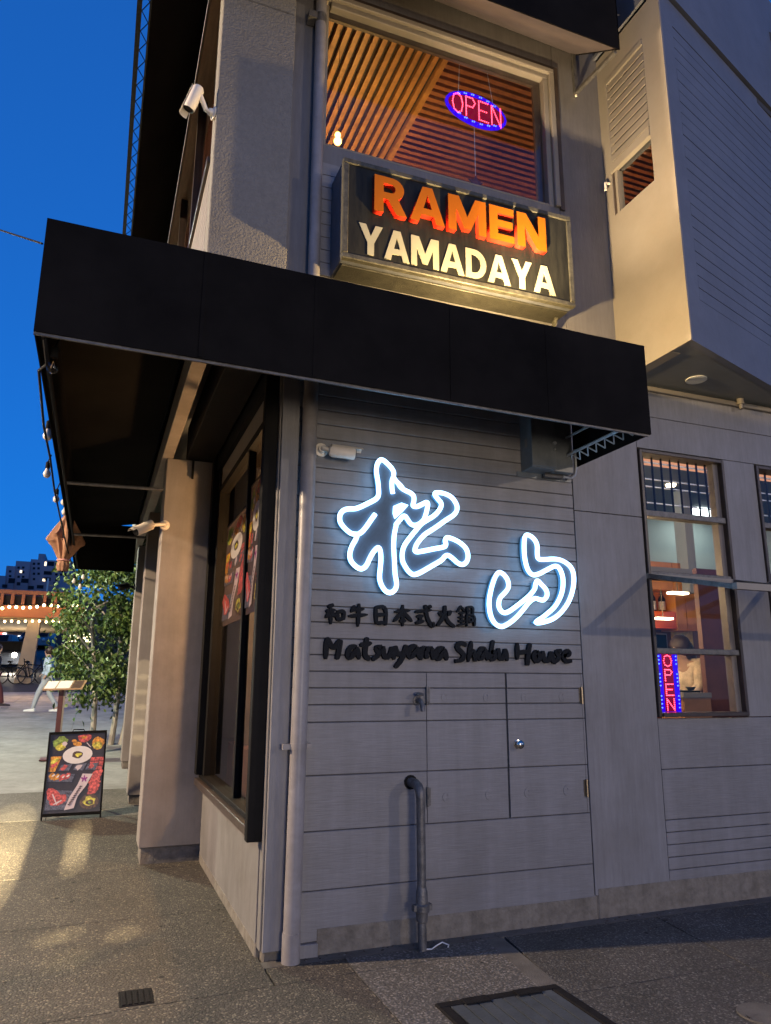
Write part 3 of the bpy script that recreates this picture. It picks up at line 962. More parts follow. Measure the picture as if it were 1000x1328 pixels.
# soffit housing over the window
part('shutter_housing', (-0.10, -0.02, 3.71), (-0.37, 2.62, 4.05), M_BLACK, B, 0.005)
part('beam', (-0.495, -0.30, 3.71), (-0.60, 9.5, 3.95), M_PILLAR, B, 0.004)
for i, yy in enumerate((2.62, 5.17, 7.75)):
    zb = (0.125, 0.225, 0.37)[i]
    part('pillar', (0.0, yy, zb), (-0.55, yy + 0.36, 3.71), M_PILLAR, B, 0.006)
    part('pillar_base', (0.0, yy + 0.02, zb - 0.2), (-0.53, yy + 0.34, zb - 0.001), M_CONC, B, 0.006)
for ya, yb in ((2.98, 5.17), (5.53, 7.75), (8.11, 11.5)):
    part('low_wall', (0.0, ya, ground_z(0, ya)), (0.14, yb, 0.95), M_LOWWALL, B)
    part('shop_front', (0.06, ya, 0.95), (0.14, yb, 3.7), M_FARW, B)
part('end_wall', (0.14, 11.3, 0.0), (6.5, 11.5, 8.2), M_WALL, B)
part('fascia', (-0.625, -0.08, 3.951), (-0.578, 10.5, 4.36), M_PILLAR, B)
part('wall_panel', (-0.577, -0.02, 3.96), (-0.013, 0.10, 4.359), M_WALL, B)
part('fascia', (-0.60, -0.30, 3.951), (-0.626, 9.5, 4.05), M_BLACK, B)
part('side_wall', (0.0, 0.11, 3.951), (0.12, 11.5, 4.45), M_WALL, B)
# upper left side: sill wall of narrow boards, window band, header
USZ = at(283, 165, 0, -0.575).z
for k in range(10):
    za = 4.36 + k * (USZ - 4.36) / 10
    part('side_board', (-0.575, 0.122, za + 0.003), (-0.55, 10.5, za + (USZ - 4.36) / 10 - 0.003), M_PALE, B)
part('side_wall', (-0.549, 0.122, 4.36), (-0.45, 10.5, USZ), M_GAP, B)
part('side_sill', (-0.60, 0.10, USZ + 0.001), (-0.47, 10.5, USZ + 0.05), M_BRONZE, B, 0.004)
HZ = 7.02
part('side_window_pane', (-0.53, 0.122, USZ + 0.05), (-0.525, 10.5, HZ), M_GLASSDK, B)
for yy in (1.6, 3.2, 4.8, 6.4):
    part('side_window_mullion', (-0.57, yy, USZ + 0.051), (-0.50, yy + 0.06, HZ), M_BRONZE, B)
part('side_curtain_wall', (-0.47, 0.13, USZ + 0.051), (-0.40, 10.5, HZ), M_REDWOOD, B)
part('side_header', (-0.62, 0.09, HZ), (-0.45, 10.5, HZ + 0.25), mat('brown_header_wood', (0.22, 0.13, 0.06), 0.6, 0.2, 5, 0.2, 20, (8, 1, 8)), B, 0.006)
part('side_wall', (-0.575, 0.122, HZ + 0.251), (-0.40, 10.5, 8.2), M_WALL, B)
part('roof', (-0.8, -0.1, 8.2), (6.6, 11.6, 8.3), M_GAP, B)
part('floor_slab', (-0.55, 0.121, 4.30), (6.4, 11.3, 4.355), M_SOFFIT, B)

# ---- rooms behind the ground floor windows
kit = group('kitchen_room', B)
M_KITWHITE = mat('pale_green_kitchen_wall', (0.30, 0.335, 0.31), 0.7, 0.05, 3)
put('back_wall', MB().box((2.4, 3.6, 0.1), (7.2, 3.7, 2.75)), M_REDWOOD, kit)
put('upper_back_wall', MB().box((2.4, 4.6, 2.2), (9.5, 4.7, 4.2)), M_KITWHITE, kit)
put('room_wall', MB().box((2.3, 0.17, 0.1), (2.39, 4.6, 4.2)), M_KITWHITE, kit)
put('room_floor', MB().box((2.39, 0.17, 0.05), (9.5, 4.6, 0.1)), M_REDWOOD, kit)
put('room_wall', MB().box((9.5, 0.0, 0.1), (9.6, 4.7, 4.2)), M_WHITE, kit)
put('room_ceiling', MB().box((2.39, 0.17, 4.2), (9.5, 4.7, 4.25)), mat('grey_ceiling_tile', (0.05, 0.055, 0.055), 0.7, 0.1, 4), kit)
put('room_ceiling_beam', MB().box((2.4, 2.2, 2.76), (9.5, 2.3, 2.9)), M_GREYCOL, kit)
pt = at(888, 700, 1, 3.2)
put('room_column', MB().box((pt.x - 0.07, 3.1, 2.76), (pt.x + 0.07, 3.3, 4.2)), M_GREYCOL, kit)
q = at(912, 665, 2, 4.19)
put('ceiling_panel_light', MB().box((q.x - 0.35, q.y - 0.25, 4.165), (q.x + 0.55, q.y + 0.25, 4.195)), E_CEIL, kit)
q = at(870, 629, 2, 4.19)
put('ceiling_spot', MB().lathe((q.x, q.y, 4.199), (0, 0, -1), [(0, 0.07), (0.03, 0.06), (0.031, 0.0)], 10), E_WARMLED, kit)
a, b = at(826, 598, 1, 0.9), at(905, 606, 1, 0.9)
put('lit_pelmet', MB().box((2.6, 0.88, a.z - 0.03), (5.6, 0.9, a.z + 0.03)), E_STRIP, kit)
# brown partition on the right of the lower panes
a = at(905, 800, 1, 1.4)
put('partition', MB().box((a.x, 1.36, 0.1), (a.x + 2.6, 1.42, 2.75)), M_REDWOOD, kit)
L_KIT = lamp('kitchen_glow', (3.45, 0.95, 2.55), 26, (1.0, 0.70, 0.40), 0.12)
L_KIT2 = lamp('kitchen_glow', (3.4, 2.6, 2.4), 34, (1.0, 0.66, 0.34), 0.12)
L_KITW = lamp('kitchen_upper_glow', (4.2, 2.9, 3.75), 20, (0.86, 1.0, 0.95), 0.2)

left_room = group('dining_room', B)
put('room_wall', MB().box((2.15, 0.17, 0.1), (2.25, 11.3, 4.2)), M_REDWOOD, left_room)
put('room_floor', MB().box((0.1, 0.17, 0.05), (2.15, 11.3, 0.1)), M_WOODDK, left_room)
put('room_ceiling', MB().box((0.1, 0.17, 4.1), (2.15, 11.3, 4.2)), M_WOODDK, left_room)
put('room_post', MB().box((0.55, 3.1, 0.1), (0.75, 3.3, 4.1)), M_CABINET, left_room)
put('room_post', MB().box((0.30, 2.5, 0.1), (0.42, 2.62, 4.1)), M_WOODDK, left_room)
put('counter', MB().box((0.25, 1.0, 0.1), (0.9, 3.0, 0.98)), M_REDWOOD, left_room)
put('timber_screen', MB().box((0.9, 1.2, 0.1), (0.95, 5.0, 2.3)), mat('oak_screen', (0.30, 0.20, 0.11), 0.6, 0.3, 3, 0.2, 20, (1, 4, 0.3)), left_room)
put('pendant_lamp', MB().ball((0.55, 2.7, 1.75), 0.09, 12, 8), emit('dining_lamp_glow', (1.0, 0.6, 0.25), 5.0), left_room)
L_DIN = lamp('dining_room_glow', (0.85, 1.6, 2.5), 120, (1.0, 0.58, 0.26), 0.1)

# ================================================================== LOWER AWNING
aw = thing('awning', 'long black canvas awning wrapping the corner above the pavement', 'awning')
AY, AXL, AXR = -0.893, -1.468, 2.335
AB0, AB1, AT0, AT1 = 3.25, 3.197, 3.885, 3.845
fm = MB()
nseg = 16
top, bot = [], []
for i in range(nseg + 1):
    t = i / nseg
    x = AXL + (AXR - AXL) * t
    w = 0.004 * math.sin(t * 23) + 0.003 * math.sin(t * 51)
    top.append((x, AY + w * 0.5, AT0 + (AT1 - AT0) * t))
    bot.append((x, AY + w, AB0 + (AB1 - AB0) * t))
for i in range(nseg):
    A = [top[i], top[i + 1], bot[i + 1], bot[i]]
    fm.quad(*A)
    fm.quad(*[(p[0], p[1] + 0.006, p[2]) for p in A][::-1])
    fm.quad(bot[i], bot[i + 1], (bot[i + 1][0], bot[i + 1][1] + 0.006, bot[i + 1][2]), (bot[i][0], bot[i][1] + 0.006, bot[i][2]))
put('front_valance', fm, M_BLACKFAB, aw)
for k_ in range(1, 5):
    t_ = k_ / 5 + (0.013, -0.02, 0.008, -0.01)[k_ - 1]
    xs_ = AXL + (AXR - AXL) * t_
    w_ = 0.004 * math.sin(t_ * 23) + 0.003 * math.sin(t_ * 51)
    put('seam', MB().bar((xs_, AY + w_ * 0.5 - 0.002, AT0 + (AT1 - AT0) * t_ - 0.004), (xs_, AY + w_ - 0.002, AB0 + (AB1 - AB0) * t_ + 0.006), 0.022, 0.003, (0, 1, 0)), M_BLACKFAB, aw)
AYE = 7.6
put('side_valance', MB().loft([(AXL, AY, AT0), (AXL, AY, AB0), (AXL + 0.006, AY, AB0), (AXL + 0.006, AY, AT0)], [(AXL, AYE, AT0), (AXL, AYE, AB0), (AXL + 0.006, AYE, AB0), (AXL + 0.006, AYE, AT0)]), M_BLACKFAB, aw)
put('side_valance', MB().loft([(AXR, AY + 0.007, AT1), (AXR, AY + 0.007, AB1), (AXR - 0.006, AY + 0.007, AB1), (AXR - 0.006, AY + 0.007, AT1)], [(AXR, -0.022, 4.02), (AXR, -0.022, AB1), (AXR - 0.006, -0.022, AB1), (AXR - 0.006, -0.022, 4.02)]), M_BLACKFAB, aw)
put('side_valance', MB().box((AXL + 0.007, AYE - 0.006, AB0), (-0.602, AYE, AT0 + 0.1)), M_BLACKFAB, aw)
rf = MB()
rf.loft([(AXL + 0.007, AY + 0.008, AT0 - 0.012), (AXR - 0.007, AY + 0.008, AT1 - 0.012), (AXR - 0.007, -0.022, 4.0), (-0.62, -0.022, 4.03)],
        [(AXL + 0.007, AY + 0.008, AT0 - 0.004), (AXR - 0.007, AY + 0.008, AT1 - 0.004), (AXR - 0.007, -0.022, 4.008), (-0.62, -0.022, 4.038)])
rf.loft([(AXL + 0.007, AY + 0.008, AT0 - 0.012), (-0.62, -0.022, 4.03), (-0.602, AYE - 0.007, 4.03), (AXL + 0.007, AYE - 0.007, AT0 - 0.012)],
        [(AXL + 0.007, AY + 0.008, AT0 - 0.004), (-0.62, -0.022, 4.038), (-0.602, AYE - 0.007, 4.038), (AXL + 0.007, AYE - 0.007, AT0 - 0.004)])
put('roof_canvas', rf, M_BLACKFAB, aw)
# metal edge along the lower hem and the frame tubes
put('hem_rail', MB().bar((AXL, AY + 0.018, AB0 - 0.004), (AXR - 0.01, AY + 0.018, AB1 - 0.004), 0.014, 0.018), M_IRON, aw)
put('frame_tube', MB().tube([(AXL + 0.04, AY + 0.04, AB0 + 0.02), (AXL + 0.04, AYE - 0.03, AB0 + 0.02)], 0.014, 8), M_BLACK, aw)
for yy in (2.28, 4.8):
    put('frame_tube', MB().tube([(AXL + 0.03, yy, AB0 + 0.03), (-0.59, yy, AB0 + 0.05)], 0.016, 8), M_IRON, aw)
tx = 2.20
tz = 3.26
tr_ = MB().tube([(tx, -0.03, tz), (tx, AY + 0.03, tz)], 0.012, 8).tube([(tx, -0.03, tz + 0.14), (tx, AY + 0.03, tz + 0.14)], 0.010, 8)
put('truss_chord', tr_, M_STEEL, aw)
zg = MB()
for k in range(8):
    y0_ = -0.05 - k * 0.1
    zg.tube([(tx + 0.02, y0_, tz), (tx + 0.06, y0_ - 0.05, tz - 0.05)], 0.005, 6)
    zg.tube([(tx + 0.06, y0_ - 0.05, tz - 0.05), (tx + 0.02, y0_ - 0.1, tz)], 0.005, 6)
put('truss_lacing', zg, M_STEEL, aw)
put('frame_hook', MB().bar((-0.30, 2.60, 3.70), (-0.30, 2.60, 3.52), 0.03, 0.02), M_BLACK, aw)

# ================================================================== UPPER AWNING
ua = thing('upper_awning', 'black upper awning over the slatted window with a purple lit lining', 'awning')
UY, UXR = -0.60, 2.60
pf = MB()
pf.loft([(-1.16, UY, 6.72), (-1.16, UY, 7.6), (-1.16, UY + 0.008, 7.6), (-1.16, UY + 0.008, 6.72)], [(UXR, UY, 6.70), (UXR, UY, 7.6), (UXR, UY + 0.008, 7.6), (UXR, UY + 0.008, 6.70)])
put('front_valance', pf, M_BLACKFAB, ua)
lin = MB()
lin.loft([(-0.62, UY + 0.009, 6.735), (UXR - 0.01, UY + 0.009, 6.715), (UXR - 0.01, -0.003, 7.20), (-0.62, -0.09, 7.20)],
         [(-0.62, UY + 0.009, 6.745), (UXR - 0.01, UY + 0.009, 6.725), (UXR - 0.01, -0.003, 7.21), (-0.62, -0.09, 7.21)])
put('lining', lin, M_BLACKFAB2, ua)
sd = MB()
sd.loft([(UXR, UY + 0.0, 6.70), (UXR, UY, 7.6), (UXR, -0.003, 7.9), (UXR, -0.003, 7.19)], [(UXR - 0.008, UY + 0.0, 6.70), (UXR - 0.008, UY, 7.6), (UXR - 0.008, -0.003, 7.9), (UXR - 0.008, -0.003, 7.19)])
put('side_valance', sd, M_BLACKFAB, ua)
put('roof_canvas', MB().loft([(-1.16, UY, 7.6), (UXR, UY, 7.6), (UXR, -0.003, 7.9), (-0.58, -0.09, 7.9)], [(-1.16, UY, 7.607), (UXR, UY, 7.607), (UXR, -0.003, 7.907), (-0.58, -0.09, 7.907)]), M_BLACKFAB, ua)
br = MB()
br.bar((2.575, -0.02, 6.76), (2.575, -0.02, 7.23), 0.03, 0.03)
br.bar((2.575, -0.03, 6.76), (2.575, UY + 0.03, 6.70), 0.03, 0.03)
put('bracket', br, M_IRON, ua)
put('bracket_bolt', MB().ball((2.575, -0.02, 6.735), 0.013, 8, 5).ball((2.575, -0.03, 7.24), 0.014, 8, 5), M_CAMWHITE, ua)
# left return: canvas slope, then an open truss of tubes beyond it
lr = MB()
lr.loft([(-1.075, UY + 0.01, 6.75), (-0.625, UY + 0.01, 7.24), (-0.625, 11.0, 7.24), (-1.075, 11.0, 6.75)], [(-1.075, UY + 0.01, 6.757), (-0.625, UY + 0.01, 7.247), (-0.625, 11.0, 7.247), (-1.075, 11.0, 6.757)])
put('lining', lr, M_BLACKFAB, ua)
put('truss_chord', MB().box((-1.178, UY, 6.70), (-1.14, 11.0, 6.76)).box((-1.085, UY + 0.01, 6.70), (-1.07, 11.0, 6.75)), M_BLACK, ua)
zg = MB()
yy = UY + 0.1
while yy < 8:
    zg.tube([(-1.14, yy, 6.73), (-1.085, yy + 0.10, 6.73)], 0.004, 5).tube([(-1.085, yy + 0.10, 6.73), (-1.14, yy + 0.20, 6.73)], 0.004, 5)
    yy += 0.2
put('truss_lacing', zg, M_BLACK, ua)

# ================================================================== RAMEN SIGN
rs = thing('shop_sign', 'lit box sign with raised orange and cream lettering above the awning', 'sign', (1.25, 0, 4.4))
GX0, GX1, GZ0, GZ1, GY = 0.30, 2.205, 4.40, 5.195, -0.32
part('sign_case', (GX0 + 0.005, -0.285, GZ0 + 0.005), (GX1 - 0.005, -0.021, GZ1 - 0.005), M_SIGNSIDE, rs, 0.004)
t = 0.042
fr = MB().box((GX0, GY - 0.012, GZ1 - t), (GX1, -0.284, GZ1)).box((GX0, GY - 0.012, GZ0), (GX1, -0.284, GZ0 + t))
fr.box((GX0, GY - 0.012, GZ0 + t), (GX0 + t, -0.284, GZ1 - t)).box((GX1 - t, GY - 0.012, GZ0 + t), (GX1, -0.284, GZ1 - t))
put('sign_frame', fr, M_SIGNTRIM, rs, 0.006)
part('sign_face', (GX0 + t, GY, GZ0 + t), (GX1 - t, -0.286, GZ1 - t), M_SIGNFACE, rs)
part('bottom_channel', (GX0 + 0.02, -0.25, GZ0 - 0.012), (GX1 - 0.02, -0.05, GZ0 + 0.0045), M_SIGNBOT, rs, 0.004)
put('support_bracket', MB().bar((2.14, -0.16, GZ0 - 0.012), (2.16, -0.02, GZ0 - 0.14), 0.025, 0.025), M_SIGNTRIM, rs)


def arc(cx, cy, rx, ry, a0, a1, n=8):
    return [(cx + rx * math.cos(R(a0 + (a1 - a0) * i / n)), cy + ry * math.sin(R(a0 + (a1 - a0) * i / n))) for i in range(n + 1)]


GLYPH = {
    'R': (0.86, [[(0, 0), (0, 1)] + arc(0.47, 0.70, 0.33, 0.30, 90, -60) + [(0.87, 0), (0.59, 0), (0.36, 0.38), (0.245, 0.38), (0.245, 0)],
                 [(0.245, 0.57), (0.245, 0.81)] + arc(0.45, 0.69, 0.115, 0.12, 90, -90, 6)]),
    'A': (0.97, [[(0, 0), (0.35, 1), (0.62, 1), (0.97, 0), (0.72, 0), (0.66, 0.2), (0.31, 0.2), (0.25, 0)], [(0.37, 0.39), (0.60, 0.39), (0.485, 0.77)]]),
    'M': (1.10, [[(0, 0), (0, 1), (0.31, 1), (0.55, 0.45), (0.79, 1), (1.1, 1), (1.1, 0), (0.87, 0), (0.87, 0.60), (0.65, 0.10), (0.45, 0.10), (0.23, 0.60), (0.23, 0)]]),
    'E': (0.74, [[(0, 0), (0, 1), (0.74, 1), (0.74, 0.80), (0.25, 0.80), (0.25, 0.61), (0.70, 0.61), (0.70, 0.41), (0.25, 0.41), (0.25, 0.20), (0.74, 0.20), (0.74, 0)]]),
    'N': (0.90, [[(0, 0), (0, 1), (0.29, 1), (0.66, 0.40), (0.66, 1), (0.90, 1), (0.90, 0), (0.61, 0), (0.24, 0.60), (0.24, 0)]]),
    'Y': (0.90, [[(0.325, 0), (0.325, 0.40), (0, 1), (0.27, 1), (0.45, 0.62), (0.63, 1), (0.90, 1), (0.575, 0.40), (0.575, 0)]]),
    'D': (0.86, [[(0, 0), (0, 1)] + arc(0.36, 0.5, 0.5, 0.5, 90, -90, 12) + [], [(0.24, 0.19), (0.24, 0.81)] + arc(0.36, 0.5, 0.255, 0.31, 90, -90, 10)]),
}


def word(txt, x0, x1, z0, z1, gap, parent, face_m, side_m, y, depth):
    tot = sum(GLYPH[c][0] for c in txt) + gap * (len(txt) - 1)
    sx, sz = (x1 - x0) / tot, (z1 - z0)
    x = x0
    for c in txt:
        w, loops = GLYPH[c]
        me = flat_mesh('letter', [[(p[0] * sx, p[1] * sz) for p in lp] for lp in loops], depth, [side_m, face_m])
        stand_up(me, (x, z0), y - depth, depth)
        for pol in me.polygons:
            pol.material_index = 1 if (abs(pol.normal.y) > 0.9 and pol.center.y < y - depth / 2) else 0
        link('letter', me, parent)
        x += (w + gap) * sx


word('RAMEN', 0.520, 1.940, 4.798, 5.090, 0.10, rs, M_ORANGE, M_RED, GY - 0.001, 0.045)
word('YAMADAYA', 0.420, 2.030, 4.462, 4.700, 0.06, rs, M_CREAM, M_CREAM, GY - 0.001, 0.006)

fl = thing('flood_light', 'small flood light on the awning roof aimed up at the box sign', 'lamp', FLOOD)
put('lamp_body', MB().box((FLOOD.x - 0.09, FLOOD.y - 0.07, 3.90), (FLOOD.x + 0.09, FLOOD.y + 0.02, 3.925)), M_BLACK, fl, 0.006)
put('lamp_bracket', MB().bar((FLOOD.x, FLOOD.y - 0.03, 3.875), (FLOOD.x, FLOOD.y - 0.03, 3.90), 0.04, 0.02), M_IRON, fl)
put('lamp_glass', MB().box((FLOOD.x - 0.07, FLOOD.y - 0.055, 3.926), (FLOOD.x + 0.07, FLOOD.y + 0.01, 3.93)), emit('flood_glow', (1.0, 0.78, 0.32), 6.0), fl)
L_FLOOD = lamp('flood_and_fill_glow', FLOOD, 110, (1.0, 0.69, 0.31), 0.018)
_sd = bpy.data.lights.new('flood_and_fill_glow', 'SPOT')          # added spot without its own fixture, brightens the upper bay cheek
_sd.energy, _sd.color, _sd.shadow_soft_size = 250, (1.0, 0.74, 0.44), 0.018
_sd.spot_size, _sd.spot_blend = R(74), 1.0
_so = bpy.data.objects.new('flood_and_fill_glow', _sd)
_so.location = FLOOD
_so.rotation_euler = (Vector((2.84, -0.45, 7.0)) - FLOOD).to_track_quat('-Z', 'Y').to_euler()
col.objects.link(_so)

# ================================================================== NEON CHARACTERS
NY = -0.085


def npx(pts, ox, oy, s):
    return [(ox + x / s, oy + y / s) for x, y in pts]


r1 = lambda p: npx(p, 430, 590, 10.0)
r2 = lambda p: npx(p, 430, 680, 10.0)
r3 = lambda p: npx(p, 510, 620, 9.09)
r4 = lambda p: npx(p, 510, 660, 9.09)
r5 = lambda p: npx(p, 620, 680, 7.143)
pine_a = r1([(800, 285), (812, 230), (780, 170), (725, 112), (675, 68), (640, 58), (605, 90), (583, 150), (582, 220), (592, 290), (603, 350), (611, 440), (612, 520), (590, 562), (530, 600), (450, 638), (370, 678), (300, 700), (210, 698), (150, 718), (112, 765), (102, 820), (115, 880), (160, 940)]) + \
    r2([(200, 78), (250, 118), (300, 128), (340, 128)]) + r2([(310, 205), (270, 270), (243, 340), (233, 410), (250, 475), (295, 530), (350, 572), (400, 580), (452, 540), (500, 430), (550, 345), (612, 288), (637, 350), (642, 450), (634, 560), (622, 650), (625, 730), (655, 805), (700, 868), (755, 892), (815, 865), (846, 800), (840, 730), (823, 640), (819, 550), (815, 450), (808, 350), (805, 240), (815, 120), (840, 10)]) + \
    r3([(25, 560), (60, 512), (130, 432), (165, 480), (205, 545), (262, 562), (320, 535), (368, 488), (392, 400), (412, 310), (398, 280), (352, 303), (280, 340), (225, 330), (243, 285), (247, 220), (215, 178), (150, 150), (100, 122), (55, 65)]) + r1([(930, 440), (880, 380), (830, 335)])
pine_branch = r1([(567, 768), (520, 830), (470, 905)]) + r2([(440, 45), (400, 95), (352, 125)])
pine_tick = r1([(795, 500), (782, 420), (782, 340), (802, 285)])
pine_b = r3([(330, 538), (275, 605), (185, 715), (125, 800), (103, 890), (108, 975)]) + r4([(130, 660), (180, 740), (240, 782), (320, 752), (450, 675), (580, 602), (602, 562), (645, 540), (710, 590), (762, 642), (820, 662), (872, 622), (886, 550), (862, 462), (780, 390), (700, 352), (635, 332), (606, 365), (628, 430), (590, 452), (470, 472), (340, 500), (255, 510), (256, 460), (292, 388), (370, 300), (440, 258), (520, 205), (620, 132), (715, 75)]) + r3([(755, 380), (752, 315), (695, 225), (610, 182), (530, 167), (478, 180), (520, 240), (576, 302), (550, 372), (490, 440), (400, 495)])
pine_blob = r1([(805, 665), (900, 625), (988, 655), (905, 750), (822, 825), (800, 760)])
mount_a = r5([(547, 512), (530, 560), (528, 600), (470, 668), (370, 748), (270, 822), (218, 815), (187, 755), (200, 680), (250, 635), (288, 580), (275, 510), (232, 455), (190, 440), (155, 490), (120, 600), (99, 720), (112, 840), (152, 920), (212, 953), (270, 930), (350, 870), (420, 790), (478, 712), (530, 682), (570, 698), (612, 705), (645, 655), (630, 600), (585, 555)])
mount_b = r5([(530, 905), (600, 862), (640, 828), (710, 770), (762, 680), (786, 600), (790, 500), (762, 412), (722, 378), (640, 420), (560, 463), (502, 473), (457, 420), (430, 310), (426, 200), (430, 115), (458, 90), (518, 130), (550, 190), (547, 260), (552, 322), (600, 327), (720, 318), (800, 342), (868, 400), (890, 480), (882, 600), (842, 720), (770, 820), (690, 882), (600, 908), (545, 915)])


def smooth_loop(pts, closed=True, it=2):
    for _ in range(it):
        q = []
        k = len(pts)
        for i in range(k if closed else k - 1):
            a_, b_ = pts[i], pts[(i + 1) % k]
            q.append((0.75 * a_[0] + 0.25 * b_[0], 0.75 * a_[1] + 0.25 * b_[1]))
            q.append((0.25 * a_[0] + 0.75 * b_[0], 0.25 * a_[1] + 0.75 * b_[1]))
        if not closed:
            q = [pts[0]] + q + [pts[-1]]
        pts = q
    return pts


def neon_xyz(pts, y=NY):
    return [at(x, yy, 1, y) for x, yy in pts]


def neon_char(label, loops, strokes, blobs):
    o = thing('neon_sign', label, 'neon sign', (0, 0, 0), 'glowing outline characters on the siding')
    for lp in loops:
        P = neon_xyz(smooth_loop(lp, True, 1), NY + 0.006)
        me = flat_mesh('letter_case', [[(p.x, p.z) for p in P]], 0.060, [M_NEONPANEL, E_RETURN])
        stand_up(me, (0, 0), NY + 0.008, 0.060)
        for pol in me.polygons:
            pol.material_index = 0 if abs(pol.normal.y) > 0.7 else 1
        link('letter_case', me, o)
        put('neon_tube', MB().tube(neon_xyz(smooth_loop(lp)), 0.016, 8, True), E_NEON, o)
    for s_ in strokes:
        put('neon_tube', MB().tube(neon_xyz(smooth_loop(s_, False)), 0.016, 8), E_NEON, o)
    for bl in blobs:
        P = neon_xyz(bl)
        me = flat_mesh('neon_patch', [[(p.x, p.z) for p in P]], 0.018, [E_NEON])
        stand_up(me, (0, 0), NY - 0.011, 0.018)
        link('neon_patch', me, o)
    return o


neon_char('large white neon outline of the pine character beside the camera', [pine_a, pine_b], [pine_branch, pine_tick], [pine_blob])
neon_char('smaller white neon outline of the mountain character lower down near the siding edge', [mount_a, mount_b], [], [])

# ================================================================== BLACK RAISED LETTERING
KANJI = {
    '和': [[(.42, .95), (.12, .83)], [(.02, .64), (.52, .70)], [(.27, .88), (.29, .05)], [(.26, .64), (.02, .33)], [(.29, .62), (.5, .40)], [(.6, .62), (.62, .22)], [(.58, .62), (.97, .68), (.92, .26)], [(.62, .28), (.92, .30)]],
    '牛': [[(.32, .92), (.14, .60)], [(.25, .72), (.82, .78)], [(.0, .42), (1.0, .52)], [(.54, 1.02), (.5, -.05)]],
    '日': [[(.24, .90), (.27, .06)], [(.24, .86), (.80, .92), (.77, .02)], [(.28, .50), (.74, .53)], [(.28, .13), (.74, .14)]],
    '本': [[(.06, .66), (.92, .74)], [(.5, 1.0), (.5, -.02)], [(.5, .68), (.0, .18)], [(.52, .66), (1.02, .22)], [(.32, .22), (.68, .25)]],
    '式': [[(.0, .66), (.92, .78)], [(.08, .44), (.45, .48)], [(.28, .45), (.28, .2)], [(.02, .12), (.5, .25)], [(.56, 1.02), (.63, .5), (.80, .14), (1.0, -.05), (1.0, .22)], [(.74, .98), (.90, .88)]],
    '火': [[(.18, .70), (.3, .46)], [(.84, .76), (.66, .50)], [(.5, 1.0), (.46, .5), (.04, .0)], [(.5, .52), (.65, .2), (1.04, -.02)]],
    '鍋': [[(.25, 1.0), (.0, .66)], [(.25, .95), (.46, .72)], [(.1, .62), (.42, .64)], [(.06, .42), (.44, .44)], [(.25, .62), (.25, .10)], [(.10, .30), (.15, .18)], [(.42, .32), (.35, .18)], [(.0, .04), (.48, .13)], [(.58, .96), (.6, .58)], [(.58, .95), (.93, .97), (.9, .58)], [(.6, .76), (.78, .77)], [(.54, .56), (.54, .0)], [(.54, .56), (1.0, .58), (.98, .02)], [(.64, .42), (.66, .18)], [(.64, .42), (.87, .43), (.84, .2)], [(.66, .21), (.84, .22)]],
}
LATIN = {
    'M': (0.98, [[(.08, -.02), (.10, 1.0)], [(.1, 1.0), (.42, .42), (.72, .92)], [(.74, .92), (.66, .3), (.58, -.02)]]),
    'a': (0.66, [[(.52, .62), (.26, .68), (.06, .3), (.2, .06), (.46, .4), (.54, .64)], [(.52, .64), (.64, .04)]]),
    't': (0.56, [[(.34, 1.12), (.20, .2), (.5, .06)], [(.0, .72), (.56, .84)]]),
    's': (0.48, [[(.50, .66), (.16, .60), (.40, .30), (.02, .0)]]),
    'u': (0.58, [[(.06, .66), (.10, .12), (.38, .14), (.50, .64)], [(.50, .64), (.60, .0)]]),
    'y': (0.62, [[(.06, .66), (.16, .24), (.44, .30)], [(.62, .72), (.40, .0), (.06, -.40)]]),
    'm': (0.72, [[(.04, .0), (.08, .66)], [(.08, .48), (.3, .66), (.34, .06)], [(.34, .48), (.58, .66), (.68, .02)]]),
    'S': (0.72, [[(.72, .84), (.36, 1.0), (.08, .72), (.56, .40), (.46, .08), (.0, .04)]]),
    'h': (0.60, [[(.30, 1.04), (.06, -.02)], [(.10, .34), (.42, .62), (.50, .0)]]),
    'b': (0.58, [[(.34, 1.06), (.10, .06), (.44, .14), (.46, .5), (.16, .42)]]),
    'H': (0.84, [[(.12, 1.0), (.09, .12)], [(.08, .46), (.64, .56)], [(.78, 1.0), (.64, .4), (.60, -.18)]]),
    'o': (0.54, [[(.28, .66), (.06, .36), (.24, .04), (.48, .32), (.28, .66)]]),
    'e': (0.52, [[(.08, .34), (.46, .42), (.34, .68), (.06, .34), (.20, .04), (.54, .10)]]),
}


